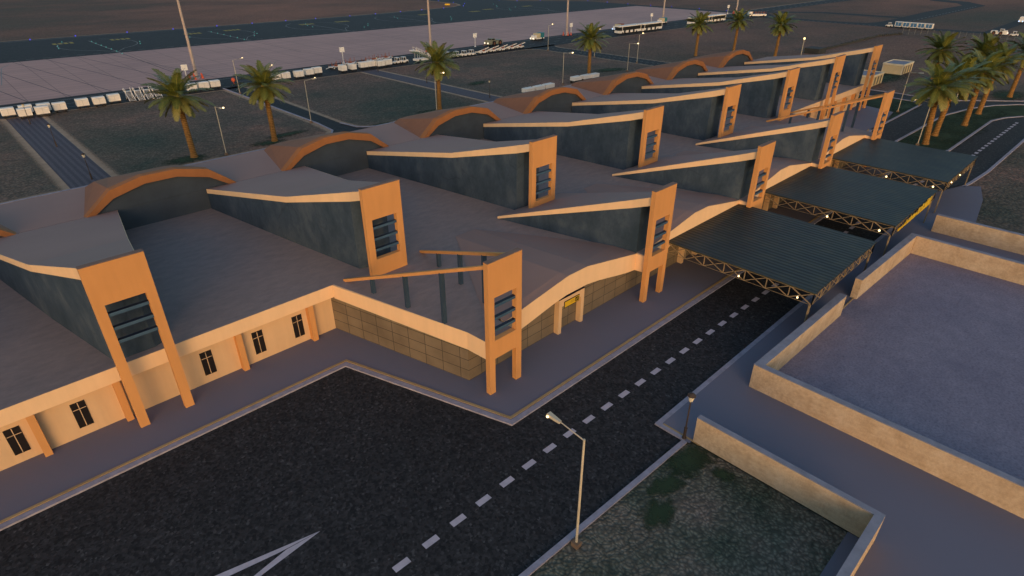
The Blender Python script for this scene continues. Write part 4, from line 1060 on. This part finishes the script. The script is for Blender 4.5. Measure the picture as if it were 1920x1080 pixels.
GS = [(1.756, 5.895, 'white gate board on a pole left of the first mast, leftmost of the boards'), (3.285, 5.891, 'white gate board on a pole behind the flat dollies with rust poles'), (5.026, 5.831, 'white gate board on a pole beside the olive tow tractor'), (6.695, 5.77, 'white gate board on a pole just right of the third mast'), (8.665, 5.83, 'white gate board on a pole behind the second bus'), (11.0, 5.80, 'white gate board on a pole at the far end of the apron')]
go = None
for x, y, lab in GS:
    if go is None:
        go = empty('gate_board', (0, 0, 0), -0.15, label=lab, cat='sign board', group='white gate boards along the apron')
        MB().tube([(0, 0, 0), (0, 0, 3.1)], 0.09, 8).build('pole', 'white_paint', go)
        MB().box((-0.75, -0.12, 3.05), (0.75, 0.12, 4.45)).build('board', 'white_paint', go)
        MB().tube([(0, 0, -0.02), (0, 0, 0.2)], [0.4, 0.3], 10).build('foot', 'white_paint', go); o = go
    else: o = dup(go, (0, 0, 0), -0.15, lab)
    o.location = (x*H, y*H, -0.10)
# airfield lights
BL = [(1.307,10.259),(1.817,10.292),(2.436,10.264),(3.028,10.222),(3.646,10.199),(4.187,10.193),(4.750,10.204),(5.267,10.179),(5.919,10.184),(6.457,10.211),(7.024,10.246),(7.545,10.287),(8.068,10.274),(8.717,10.445),(9.095,10.859),(9.163,11.32),(9.227,11.93),(10.361,11.132),(10.475,10.664),(10.901,10.348),(11.59,9.533),(11.584,8.977),(11.535,8.39),(11.523,7.803),(11.538,7.315),(11.484,6.658),(11.479,6.082)]
GL = [(1.845,9.58),(1.838,9.34),(1.84,9.101),(1.838,8.875),(1.84,8.654),(1.836,8.418),(1.827,8.169),(1.438,9.368),(1.407,9.145),(1.562,9.789),(2.281,9.147),(2.224,8.923),(3.321,9.56),(3.325,9.336),(3.328,9.118),(3.32,8.879),(3.317,8.643),(3.314,8.416),(3.011,9.604),(2.941,9.419),(2.889,9.146),(3.757,9.126),(3.703,8.916),(3.575,8.707),(4.783,9.598),(4.695,9.361),(4.658,9.138),(5.477,8.904),(5.352,8.705),(5.192,8.555),(6.414,9.552),(6.318,9.318),(7.101,8.863),(6.967,8.668),(6.791,8.465),(9.527,10.421),(9.288,10.062),(9.203,9.954),(8.936,9.312),(8.791,9.117),(9.379,9.587)]
for lst, nm, em, r, lab, grp, hgt in ((BL, 'taxiway_edge_light', 'blue_glow', 0.22, 'small glowing blue edge light along the rim of the dark taxiway', 'blue taxiway edge lights', 0.35), (GL, 'taxiway_centre_light', 'green_glow', 0.16, 'tiny glowing green light set in a taxiway guide line', 'green taxiway guide lights', 0.05)):
    first = None
    for x, y in lst:
        if first is None:
            first = empty(nm, (0, 0, 0), label=lab, cat='airfield light', group=grp)
            MB().tube([(0, 0, -0.05), (0, 0, hgt)], 0.08, 6).build('stem', 'chassis', first)
            MB().sphere((0, 0, hgt+0.1), r, 6, 4).build('lens', em, first); o = first
        else: o = dup(first, (0, 0, 0))
        o.location = (x*H, y*H, -0.09)
t = empty('airfield_sign', P(8.62, 10.85, 0), -0.7, label='yellow lit airfield direction board on the grass island by the taxiway bend', cat='airfield sign')
MB().box((-1.6, -0.15, 0.2), (1.6, 0.15, 1.1)).build('board', 'sign_yellow', t); MB().box((-1.4, -0.1, -0.16), (1.4, 0.1, 0.2)).build('legs', 'chassis', t)
tag(MB().sphere(P(2.02, 5.55, 0.03), 0.55, 10, 8).tube([P(2.02, 5.55, -0.004), P(2.02, 5.55, 0.02)], 0.08, 6).build('round_marker', 'cone_orange', smooth=True), 'round red marker disc on a short stem where the exit road joins the service road', 'marker')

# ================================================================== GROUND EQUIPMENT
def wheels(parent, pts, r, wd, mat='rubber', hub=None):
    for p in pts:
        w_ = MB().wheel(p, r, wd).build('wheel', mat, parent)
        if hub:
            MB().wheel((p[0], p[1], p[2]), r*0.55, wd+0.06, seg=10).build('hub', hub, w_)
GNDZ = AZ
# container carts
def make_cart(label):
    t = empty('baggage_cart', (0, 0, 0), label=label, cat='baggage cart', group='white container carts along the service road')
    b = MB(); prof = [(-0.80, 0.55), (-0.80, 1.75), (-0.66, 1.98), (0.66, 1.98), (0.80, 1.75), (0.80, 0.55)]
    n = len(prof); L = 1.16
    A = [(-L, y, z) for y, z in prof]; B = [(L, y, z) for y, z in prof]
    b.face(A); b.face(B[::-1])
    for i in range(n): b.face([A[i], A[(i+1) % n], B[(i+1) % n], B[i]])
    b.build('container', 'white_canvas', t)
    s_ = MB()
    for x in (-0.02, 0.02): s_.box((x-0.01, -0.815, 0.6), (x+0.01, -0.802, 1.72))
    s_.box((-1.1, -0.815, 1.70), (1.1, -0.801, 1.74)); s_.build('seams', 'pole_grey', t)
    MB().box((-1.2, -0.78, 0.36), (1.2, 0.78, 0.548)).bar((1.2, 0, 0.42), (1.9, 0, 0.30), 0.07).build('chassis', 'chassis', t)
    wheels(t, [(-0.8, -0.7, 0.22), (0.8, -0.7, 0.22), (-0.8, 0.7, 0.22), (0.8, 0.7, 0.22)], 0.22, 0.14)
    return t
CARTS = [((0.421, 5.447), 0, 'leftmost in the front row, cut by the picture edge'), ((0.502, 5.345), 0, 'second in the front row at the head of the blue path'), ((0.601, 5.335), 0, 'third in the front row at the head of the blue path'), ((0.715, 5.391), 0, 'fourth in the front row, right end of the first group'),
         ((0.526, 5.46), 0, 'behind the second front cart'), ((0.629, 5.435), 0, 'behind the third front cart'),
         ((0.862, 5.424), 0, 'first of three left of the passenger stairs'), ((0.966, 5.407), 0, 'second of three left of the passenger stairs'), ((1.073, 5.44), 0, 'third of three, next to the passenger stairs'),
         ((1.640, 5.455), 0, 'half hidden behind the leftmost palm crown'), ((1.737, 5.461), 0, 'first right of the leftmost palm crown'), ((1.829, 5.463), 0, 'at the corner where the exit road begins'),
         ((2.200, 5.42), 0, 'hidden behind the second palm crown'), ((2.336, 5.411), 0, 'peeping out behind the second palm'), ((2.426, 5.411), 0, 'right beside the second palm crown'), ((2.548, 5.399), 0, 'first of three right of the second palm'), ((2.664, 5.433), 0, 'second of three right of the second palm'), ((2.758, 5.455), 0, 'third of three right of the second palm'),
         ((2.993, 5.400), 90, 'seen end on, left of a pair before the flat dollies'), ((3.096, 5.400), 90, 'seen end on, right of a pair before the flat dollies'), ((3.230, 5.420), 0, 'left half of the joined pair at the garden path'), ((3.312, 5.421), 0, 'right half of the joined pair at the garden path'), ((3.395, 5.375), 0, 'left one by the lantern at the end of the garden path'), ((3.490, 5.390), 0, 'last one before the small tugs')]
first = None
for (x, y), a, lab in CARTS:
    lab = 'white container cart '+lab
    if first is None: first = make_cart(lab); o = first
    else: o = dup(first, (0, 0, 0), 0, lab)
    o.location = (x*H, y*H, GNDZ+0.002); o.rotation_euler = (0, 0, math.radians(a-1.5)); o.scale = (1.0, 1.0, 1.0)
# carts seen over the roof
first2 = None
for i, ((x, y), lab) in enumerate((((3.527, 3.462), 'long white flat cart behind the third vault, left of three'), ((3.648, 3.462), 'long white flat cart behind the third vault, middle of three'), ((3.767, 3.465), 'long white flat cart behind the third vault, right of three'), ((4.176, 3.52), 'long white flat cart at the fourth palm foot, left of three'), ((4.300, 3.51), 'long white flat cart at the fourth palm foot, middle of three'), ((4.396, 3.50), 'long white flat cart at the fourth palm foot, right of three'))):
    if first2 is None:
        first2 = empty('parked_trailer', (0, 0, 0), label=lab, cat='trailer', group='white trailers parked behind the roof')
        MB().box((-1.6, -0.8, 0.9), (1.6, 0.8, 2.2)).build('box_body', 'white_canvas', first2, bevel=0.06)
        MB().box((-1.5, -0.7, 0.45), (1.5, 0.7, 0.899)).build('chassis', 'chassis', first2)
        wheels(first2, [(-1.0, -0.7, 0.35), (1.0, -0.7, 0.35), (-1.0, 0.7, 0.35), (1.0, 0.7, 0.35)], 0.35, 0.2); o = first2
    else: o = dup(first2, (0, 0, 0), 0, lab)
    o.scale = (0.95, 0.95, 0.72)
    o.location = (x*H, y*H, GNDZ if y < 3.42 else GZ)
# passenger stairs seen from behind
fs = None
for x, y, lab in ((1.183, 5.385, 'white mobile stairs left of the leftmost palm, first of four'), (1.243, 5.365, 'white mobile stairs left of the leftmost palm, second of four'), (1.303, 5.35, 'white mobile stairs touching the leftmost palm crown, third of four'), (1.363, 5.34, 'white mobile stairs behind the leftmost palm crown, fourth of four')):
    if fs is None:
        fs = empty('mobile_stairs', (0, 0, 0), label=lab, cat='boarding stairs', group='white boarding stairs by the service road')
        fr_ = MB()
        for sx in (-0.72, 0.72):
            fr_.bar((sx, 0, 0.35), (sx, 4.6, 2.7), 0.15); fr_.bar((sx, 3.6, 3.2), (sx, 4.7, 3.75), 0.10); fr_.bar((sx, 3.6, 2.2), (sx, 3.6, 3.2), 0.10)
            fr_.bar((sx, 4.6, 0.3), (sx, 4.6, 2.7), 0.10)
        fr_.build('rails', 'white_canvas', fs)
        st_ = MB()
        for k in range(8): st_.box((-0.62, 0.58*k, 0.40+0.296*k), (0.62, 0.58*k+0.22, 0.47+0.296*k))
        st_.build('steps', 'white_canvas', fs)
        pl_ = MB(); pl_.box((-0.85, 4.6, 2.62), (0.85, 5.6, 2.72))
        for sx in (-0.85, 0.85): pl_.bar((sx, 4.6, 3.7), (sx, 5.6, 3.7), 0.07); pl_.bar((sx, 5.6, 2.7), (sx, 5.6, 3.7), 0.07); pl_.bar((sx, 4.6, 2.7), (sx, 4.6, 3.7), 0.07)
        pl_.build('platform', 'white_canvas', fs)
        wheels(fs, [(-0.6, 0.6, 0.27), (0.6, 0.6, 0.27), (-0.6, 4.9, 0.27), (0.6, 4.9, 0.27)], 0.27, 0.16); o = fs
    else: o = dup(fs, (0, 0, 0), 0, lab)
    o.location = (x*H, y*H, GNDZ); o.rotation_euler = (0, 0, math.radians(-4)); o.scale = (0.85, 0.8, 0.66)
# flat dollies with rust poles
fd = None
for x, y, a, lab in ((3.052, 5.62, 5, 'flat white dolly with upright rust poles, leftmost of the row before the apron'), (3.253, 5.70, 2, 'flat white dolly with upright rust poles, behind the board pole'), (3.39, 5.63, 8, 'flat white dolly with rust poles, middle of the row'), (3.543, 5.72, -3, 'flat white dolly with upright rust poles, behind the joined carts'), (3.70, 5.74, 3, 'flat white dolly with upright rust poles, rightmost of the row')):
    if fd is None:
        fd = empty('flat_dolly', (0, 0, 0), label=lab, cat='dolly', group='flat dollies with rust poles')
        MB().box((-2.2, -0.85, 0.55), (2.2, 0.85, 0.72)).bar((-2.2, 0, 0.6), (-3.6, 0, 0.35), 0.12).build('deck', 'white_canvas', fd)
        r_ = MB()
        for px in (-2.0, -0.7, 0.7, 2.0):
            for py in (-0.75, 0.75): r_.bar((px, py, 0.721), (px, py, 2.0 if px*py > 0 else 1.3), 0.10)
        r_.box((-0.5, -0.5, 0.721), (0.5, 0.5, 1.1)); r_.build('rust_poles', 'rust_pole', fd)
        wheels(fd, [(-1.4, -0.8, 0.38), (1.4, -0.8, 0.38), (-1.4, 0.8, 0.38), (1.4, 0.8, 0.38)], 0.38, 0.22, hub='white_paint'); o = fd
    else: o = dup(fd, (0, 0, 0), 0, lab)
    o.location = (x*H, y*H, GNDZ); o.rotation_euler = (0, 0, math.radians(a))
# baggage tugs
ft = None
TUGS = [(3.636, 5.437, 'small white tug, left of the pair by the lantern carts'), (3.710, 5.432, 'small white tug, right of the pair by the lantern carts'), (4.248, 5.371, 'small white tug right of the third palm crown, first of four'), (4.344, 5.353, 'small white tug right of the third palm, second of four'), (4.438, 5.335, 'small white tug right of the third palm, third of four'), (4.535, 5.325, 'small white tug next to the belt loaders, fourth of four')]
for x, y, lab in TUGS:
    if ft is None:
        ft = empty('baggage_tug', (0, 0, 0), label=lab, cat='tug', group='small white tugs on the service road')
        b = MB(); b.hexa([(-1.35, -0.7, 0.3), (1.35, -0.7, 0.3), (1.35, 0.7, 0.3), (-1.35, 0.7, 0.3)], [(-1.3, -0.68, 1.0), (1.35, -0.68, 0.8), (1.35, 0.68, 0.8), (-1.3, 0.68, 1.0)]); b.build('body', 'white_canvas', ft, bevel=0.05)
        cb = MB()
        for px, py in ((-0.5, -0.6), (-0.5, 0.6), (0.4, -0.6), (0.4, 0.6)): cb.bar((px, py, 0.9), (px, py, 1.75), 0.07)
        cb.box((-0.6, -0.7, 1.75), (0.5, 0.7, 1.83)); cb.build('canopy', 'white_canvas', ft)
        MB().box((-0.45, -0.45, 0.951), (-0.1, 0.45, 1.35)).build('seat', 'rubber', ft)
        wheels(ft, [(-0.85, -0.66, 0.32), (0.85, -0.66, 0.30), (-0.85, 0.66, 0.32), (0.85, 0.66, 0.30)], 0.32, 0.2); o = ft
    else: o = dup(ft, (0, 0, 0), 0, lab)
    o.location = (x*H, y*H, GNDZ); o.rotation_euler = (0, 0, math.radians(180 if x < 4 else 3))
# belt loaders
fb = None
for x, y, lab in ((4.712, 5.342, 'white belt loader, leftmost of five in the row'), (4.880, 5.36, 'white belt loader, second from left of five'), (5.014, 5.355, 'white belt loader in the middle of five'), (5.160, 5.355, 'white belt loader, fourth of five'), (5.294, 5.35, 'white belt loader at the right end by the side road')):
    if fb is None:
        fb = empty('belt_loader', (0, 0, 0), label=lab, cat='belt loader', group='white belt loaders in a row')
        MB().box((-1.7, -0.9, 0.35), (1.5, 0.9, 0.85)).build('body', 'white_canvas', fb, bevel=0.05)
        be = MB(); be.bar((-2.9, 0.2, 0.8), (2.7, 0.2, 1.75), 0.95, 0.28); be.build('conveyor', 'white_canvas', fb)
        MB().bar((-2.85, 0.2, 0.97), (2.65, 0.2, 1.91), 0.70, 0.05).build('belt', 'rubber', fb)
        cb = MB(); cb.box((-0.5, -0.85, 0.851), (0.2, -0.4, 1.3)); cb.bar((0.3, -0.7, 0.85), (0.35, -0.7, 2.0), 0.09); cb.build('driver_seat', 'rust_pole', fb)
        wheels(fb, [(-1.1, -0.85, 0.33), (1.0, -0.85, 0.33), (-1.1, 0.85, 0.33), (1.0, 0.85, 0.33)], 0.33, 0.2); o = fb
    else: o = dup(fb, (0, 0, 0), 0, lab)
    o.location = (x*H, y*H, GNDZ); o.rotation_euler = (0, 0, math.radians(2))
# stair truck behind third palm
t = empty('stair_truck', P(3.94, 5.39, 0), math.radians(2), label='white truck carrying slanted boarding stairs, half behind the third palm crown', cat='stair truck')
t.location.z = GNDZ
MB().box((-3.6, -1.0, 0.45), (3.4, 1.0, 1.0)).build('chassis', 'white_canvas', t); MB().box((2.2, -0.95, 1.001), (3.4, 0.95, 2.1)).build('cab', 'white_canvas', t, bevel=0.08)
b = MB()
for sy in (-0.8, 0.8):
    b.bar((-3.4, sy, 3.5), (1.9, sy, 1.1), 0.16, 0.5); b.bar((-3.4, sy, 4.4), (1.9, sy, 2.0), 0.07)
    for k in range(6): b.bar((-3.4+1.06*k, sy, 3.5-0.48*k), (-3.4+1.06*k, sy, 4.4-0.48*k), 0.06)
b.box((-4.8, -0.9, 3.4), (-3.4, 0.9, 3.6)); b.build('stair_flight', 'white_canvas', t)
b = MB()
for sx in (-3.0, -1.2): 
    for sy in (-0.7, 0.7): b.bar((sx, sy, 1.0), (sx, sy, 3.3 if sx < -2 else 2.4), 0.12)
b.build('supports', 'pole_grey', t)
wheels(t, [(-2.4, -0.95, 0.45), (2.3, -0.95, 0.45), (-2.4, 0.95, 0.45), (2.3, 0.95, 0.45)], 0.45, 0.28)
# tow tractors with big wheels
def make_tractor(label, mat):
    t = empty('tow_tractor', (0, 0, 0), label=label, cat='tow tractor')
    b = MB(); b.box((-3.6, -1.25, 0.55), (3.6, 1.25, 1.35)); b.hexa([(-3.4, -1.2, 1.351), (-1.9, -1.2, 1.351), (-1.9, 1.2, 1.351), (-3.4, 1.2, 1.351)], [(-3.3, -1.1, 2.0), (-1.9, -1.1, 2.0), (-1.9, 1.1, 2.0), (-3.3, 1.1, 2.0)])
    b.box((0.9, -1.2, 1.351), (3.5, 1.2, 1.75)); b.build('body', mat, t)
    c = MB(); c.box((-1.85, -1.0, 1.351), (-0.2, 1.0, 1.9)); c.box((-1.9, -1.05, 2.35), (-0.15, 1.05, 2.45))
    for px in (-1.8, -0.25):
        for py in (-0.95, 0.95): c.bar((px, py, 1.9), (px, py, 2.35), 0.1)
    c.build('cab', mat, t)
    MB().box((-1.8, -0.96, 1.901), (-0.25, 0.96, 2.349)).build('cab_glass', 'bus_glass', t)
    wheels(t, [(-0.9+0.0, -1.2, 0.85), (2.2, -1.2, 0.85), (-0.9, 1.2, 0.85), (2.2, 1.2, 0.85)], 0.85, 0.5, hub='hub_rust')
    for py in (-0.8, 0.8): MB().sphere((-3.64, py, 1.05), 0.26).build('headlight', 'headlight_glow', t, smooth=True)
    MB().bar((-3.6, 0, 0.6), (-5.4, 0, 0.5), 0.14).build('tow_bar', 'rust_pole', t)
    return t
o = make_tractor('olive tow tractor with four large wheels and lit headlights beside a gate board', 'olive_paint'); o.location = P(5.261, 5.765, 0); o.location.z = GNDZ; o.rotation_euler = (0, 0, math.radians(4))
o2 = make_tractor('white tow tractor with four large wheels on the far right road behind the median palms', 'white_canvas'); o2.location = P(10.72, 1.70, 0); o2.location.z = GNDZ; o2.rotation_euler = (0, 0, math.radians(90)); o2.scale = (0.75, 0.8, 1.0)
# cargo pickup
def make_pickup(label, box, glow, cat='truck'):
    t = empty('service_truck', (0, 0, 0), label=label, cat=cat)
    MB().box((-3.2, -0.95, 0.4), (2.9, 0.95, 0.8)).build('chassis', 'white_canvas', t)
    cb = MB(); cb.hexa([(-3.0, -0.95, 0.801), (-1.4, -0.95, 0.801), (-1.4, 0.95, 0.801), (-3.0, 0.95, 0.801)], [(-2.6, -0.85, 1.8), (-1.4, -0.85, 1.8), (-1.4, 0.85, 1.8), (-2.6, 0.85, 1.8)]); cb.build('cab', 'white_canvas', t)
    MB().box((-1.3, -1.0, 0.801), (0.6, 1.0, 2.4)).build('cargo_box', 'utility_cream' if box != 'white' else 'white_canvas', t)
    MB().box((0.62, -1.0, 0.801), (2.8, 1.0, 2.5)).build('rear_box', {'teal': 'teal_paint', 'white': 'white_canvas', 'rust': 'rust_pole'}[box], t)
    wheels(t, [(-2.2, -0.9, 0.4), (1.8, -0.9, 0.4), (-2.2, 0.9, 0.4), (1.8, 0.9, 0.4)], 0.4, 0.25)
    for py in (-0.7, 0.7):
        MB().sphere((-3.24, py, 0.75), 0.26).build('headlight', glow, t, smooth=True); MB().sphere((2.95, py, 0.75), 0.16).build('taillight', 'tail_glow', t, smooth=True)
    return t
for (x, y, a, lab, bx, gl) in ((6.004, 5.735, 2, 'small white truck with cream and teal box and bright headlights, left of the third mast', 'teal', 'headlight_glow'), (7.60, 5.66, 2, 'small white truck with a cold blue headlight ahead of the first bus', 'rust', 'cold_headlight'), (8.80, 5.72, 2, 'truck with a teal box passing behind the second bus', 'teal', 'headlight_glow'), (12.94, 1.815, 0, 'truck with cold headlights on the spur road at the right picture edge', 'white', 'cold_headlight')):
    o = make_pickup(lab, bx, gl); o.location = (x*H, y*H, GNDZ+0.012); o.rotation_euler = (0, 0, math.radians(a))
# long low loader far away
t = empty('cargo_loader', P(10.90, 5.20, 0), math.radians(-40), label='long white cargo loader with rust uprights at the far end of the service road', cat='cargo loader'); t.location.z = GNDZ
MB().box((-4.6, -1.2, 0.5), (4.6, 1.2, 1.3)).build('body', 'white_canvas', t); b = MB()
for k in range(7):
    for sy in (-1.0, 1.0): b.bar((-4.2+1.4*k, sy, 1.3), (-4.2+1.4*k, sy, 2.5), 0.14)
b.build('uprights', 'rust_pole', t); MB().box((-4.5, -1.1, 1.301), (-2.9, 1.1, 2.4)).build('cab', 'white_canvas', t)
wheels(t, [(-3.2, -1.1, 0.45), (3.2, -1.1, 0.45), (-3.2, 1.1, 0.45), (3.2, 1.1, 0.45)], 0.45, 0.3)
# apron buses
fbus = None
for x, y, lab in ((7.445, 5.375, 'white apron bus with dark window band, left of the two parked together'), (7.915, 5.340, 'white apron bus with dark window band, right of the two parked together'), (9.18, 5.31, 'white apron bus partly behind the fifth palm, left of the far pair'), (9.66, 5.29, 'white apron bus behind the fifth palm, right of the far pair')):
    if fbus is None:
        fbus = empty('apron_bus', (0, 0, 0), label=lab, cat='bus', group='white apron buses parked on the service road')
        L, W = 6.9, 1.5
        MB().box((-L, -W, 0.38), (L, W, 1.30)).build('lower_body', 'white_canvas', fbus)
        MB().box((-L+0.06, -W+0.05, 1.301), (L-0.06, W-0.05, 2.62)).build('window_band', 'bus_glass', fbus)
        MB().box((-L, -W, 2.621), (L, W, 3.05)).build('roof', 'white_canvas', fbus, bevel=0.08)
        for px in (-L+1.4, L-0.15):
            for sy in (-W, W-0.16): MB().box((px-0.14, sy, 1.3005), (px+0.14, sy+0.16, 2.6205)).build('pillar', 'white_canvas', fbus)
        for px in (-3.9, -0.9, 2.0):
            for sy in (-1, 1): MB().box((px-0.55, sy*W-0.02, 0.42), (px+0.55, sy*W+0.02, 2.55)).build('door', 'bus_glass', fbus)
        wheels(fbus, [(-5.2, -1.38, 0.42), (3.9, -1.38, 0.42), (-5.2, 1.38, 0.42), (3.9, 1.38, 0.42)], 0.42, 0.28); o = fbus
    else: o = dup(fbus, (0, 0, 0), 0, lab)
    o.location = (x*H, y*H, GNDZ); o.rotation_euler = (0, 0, math.radians(-2))
# tow train on the far right road
o = dup(ft, P(10.80, 3.07, 0), math.radians(90), 'small white tug pulling the train of blue curtained carts', 'small white tugs on the service road'); o.location.z = GNDZ
o = dup(ft, P(10.74, 1.535, 0), math.radians(90), 'small white tug following the white tow tractor on the far right road', 'small white tugs on the service road'); o.location.z = GNDZ; o.scale = (1.0, 1.0, 1.0)
fc = None
for i, (x, y) in enumerate(((10.81, 2.95), (10.80, 2.845), (10.80, 2.745), (10.80, 2.648), (10.80, 2.55))):
    lab = 'blue curtained cart in the tow train, '+['first behind the tug', 'second from the tug', 'third, in the middle', 'fourth from the tug', 'last in the row'][i]
    if fc is None:
        fc = empty('curtain_cart', (0, 0, 0), label=lab, cat='baggage cart', group='blue curtained carts in the tow train')
        MB().box((-0.8, -1.25, 0.4), (0.8, 1.25, 0.58)).build('deck', 'white_canvas', fc); MB().box((-0.85, -1.3, 1.95), (0.85, 1.3, 2.1)).build('roof', 'white_canvas', fc)
        MB().box((-0.74, -1.05, 0.581), (0.74, 1.12, 1.949)).build('curtain', 'blue_curtain', fc)
        MB().box((-0.82, -1.3, 0.581), (0.82, -1.12, 1.9495)).box((-0.82, 1.13, 0.581), (0.82, 1.3, 1.9495)).box((-0.76, 0.0, 0.581), (0.76, 0.1, 1.9495)).build('end_panels', 'white_canvas', fc)
        for px in (-0.7, 0.7):
            for py in (-0.9, 0.9): MB().wheel((px, py, 0.24), 0.24, 0.14, 'x').build('wheel', 'rubber', fc)
        o = fc
    else: o = dup(fc, (0, 0, 0), 0, lab)
    o.location = (x*H, y*H, GNDZ); o.scale = (1.15, 1.05, 1.15)
# luggage trolleys under the farthest canopy
tl_ = None
for i in range(10):
    lab = 'wire luggage trolley in the nested rows under the farthest canopy'
    if tl_ is None:
        tl_ = empty('luggage_trolley', (0, 0, 0), label=lab, cat='luggage trolley', group='luggage trolleys by the farthest entrance')
        b = MB(); b.box((-0.45, -0.3, 0.22), (0.45, 0.3, 0.27))
        for sy in (-0.28, 0.28): b.bar((-0.42, sy, 0.2), (-0.55, sy, 1.05), 0.04); b.bar((-0.5, sy, 0.65), (0.1, sy, 0.65), 0.03); b.bar((0.1, sy, 0.25), (0.1, sy, 0.65), 0.03)
        b.bar((-0.55, -0.3, 1.05), (-0.55, 0.3, 1.05), 0.05); b.build('frame', 'white_paint', tl_)
        wheels(tl_, [(-0.35, -0.25, 0.1), (-0.35, 0.25, 0.1), (0.38, 0, 0.1)], 0.1, 0.05); o = tl_
    else: o = dup(tl_, (0, 0, 0), 0, lab)
    o.location = (2.955*H+0.55*(i % 5), (0.845+0.035*(i//5))*H, 0.0)
# far small buildings
def utility(loc, rz, label, sx, sy):
    t = empty('utility_building', loc, rz, label=label, cat='utility building')
    h = 2.55
    MB().box((-sx, -sy, -0.05), (sx, sy, h-0.3)).build('wall', 'utility_cream', t)
    MB().box((-sx-0.12, -sy-0.12, h-0.299), (sx+0.12, sy+0.12, h)).build('roof', 'grey_coping', t)
    p = MB()
    for x0, y0, x1, y1 in ((-sx-0.2, -sy-0.2, sx+0.2, -sy+0.05), (-sx-0.2, sy-0.05, sx+0.2, sy+0.2), (-sx-0.2, -sy+0.05, -sx+0.05, sy-0.05), (sx-0.05, -sy+0.05, sx+0.2, sy-0.05)): p.box((x0, y0, h-0.25), (x1, y1, h+0.22))
    p.build('roof_rim', 'utility_trim', t)
    c = MB()
    for px in (-sx-0.12, sx-0.2):
        for py in (-sy-0.12, sy-0.2): c.box((px, py, -0.05), (px+0.32, py+0.32, h-0.25))
    c.build('corner_pier', 'utility_trim', t)
    for k in range(4):
        x = -sx+2*sx*(k+0.5)/4; MB().box((x-0.45, -sy-0.03, 0.1), (x+0.45, -sy+0.02, h-0.45)).build('opening', 'window_glass', t)
    return t
utility((6.715*H, 1.742*H, GZ), 0, 'cream flat roofed utility building standing clear right of the last pylon', 4.2, 2.5)
utility((5.90*H, 1.742*H, GZ), 0, 'cream flat roofed utility building half hidden behind the last pylon', 4.2, 2.5)
# fences
t = empty('perimeter_fence', P(10.03, 2.0, 0), label='thin wire perimeter fence with pale posts below the tow train', cat='fence')
for k in range(20):
    f = k/19; x = 9.976+(10.11-9.976)*f; y = 2.65+(1.28-2.65)*f
    MB().tube([((x-10.03)*H, (y-2.0)*H, GZ), ((x-10.03)*H, (y-2.0)*H, 2.2)], 0.055, 6).build('fence_post', 'fence_wire', t)
wm = MB()
for z in (0.1, 0.7, 1.3, 1.9): wm.bar(((9.976-10.03)*H, 0.65*H, z), ((10.11-10.03)*H, -0.72*H, z), 0.03)
wm.build('wires', 'fence_wire', t)
hb = MB(); rnd = random.Random(5)
for k in range(60):
    f = k/60; x = 7.40+(9.976-7.40)*f; y = 2.795+(2.64-2.795)*max(0, (f-0.8)/0.2)
    hb.box(P(x, y-0.01, GZ/H), P(x+0.036, y+0.012, 0.012+rnd.uniform(0, 0.010)))
hb.box(P(7.30, 2.70, GZ/H), P(7.50, 2.86, 0.05))
tag(hb.build('stone_wall', 'dark_stone'), 'low dark rubble wall running from behind the roof towards the wire fence', 'stone wall')
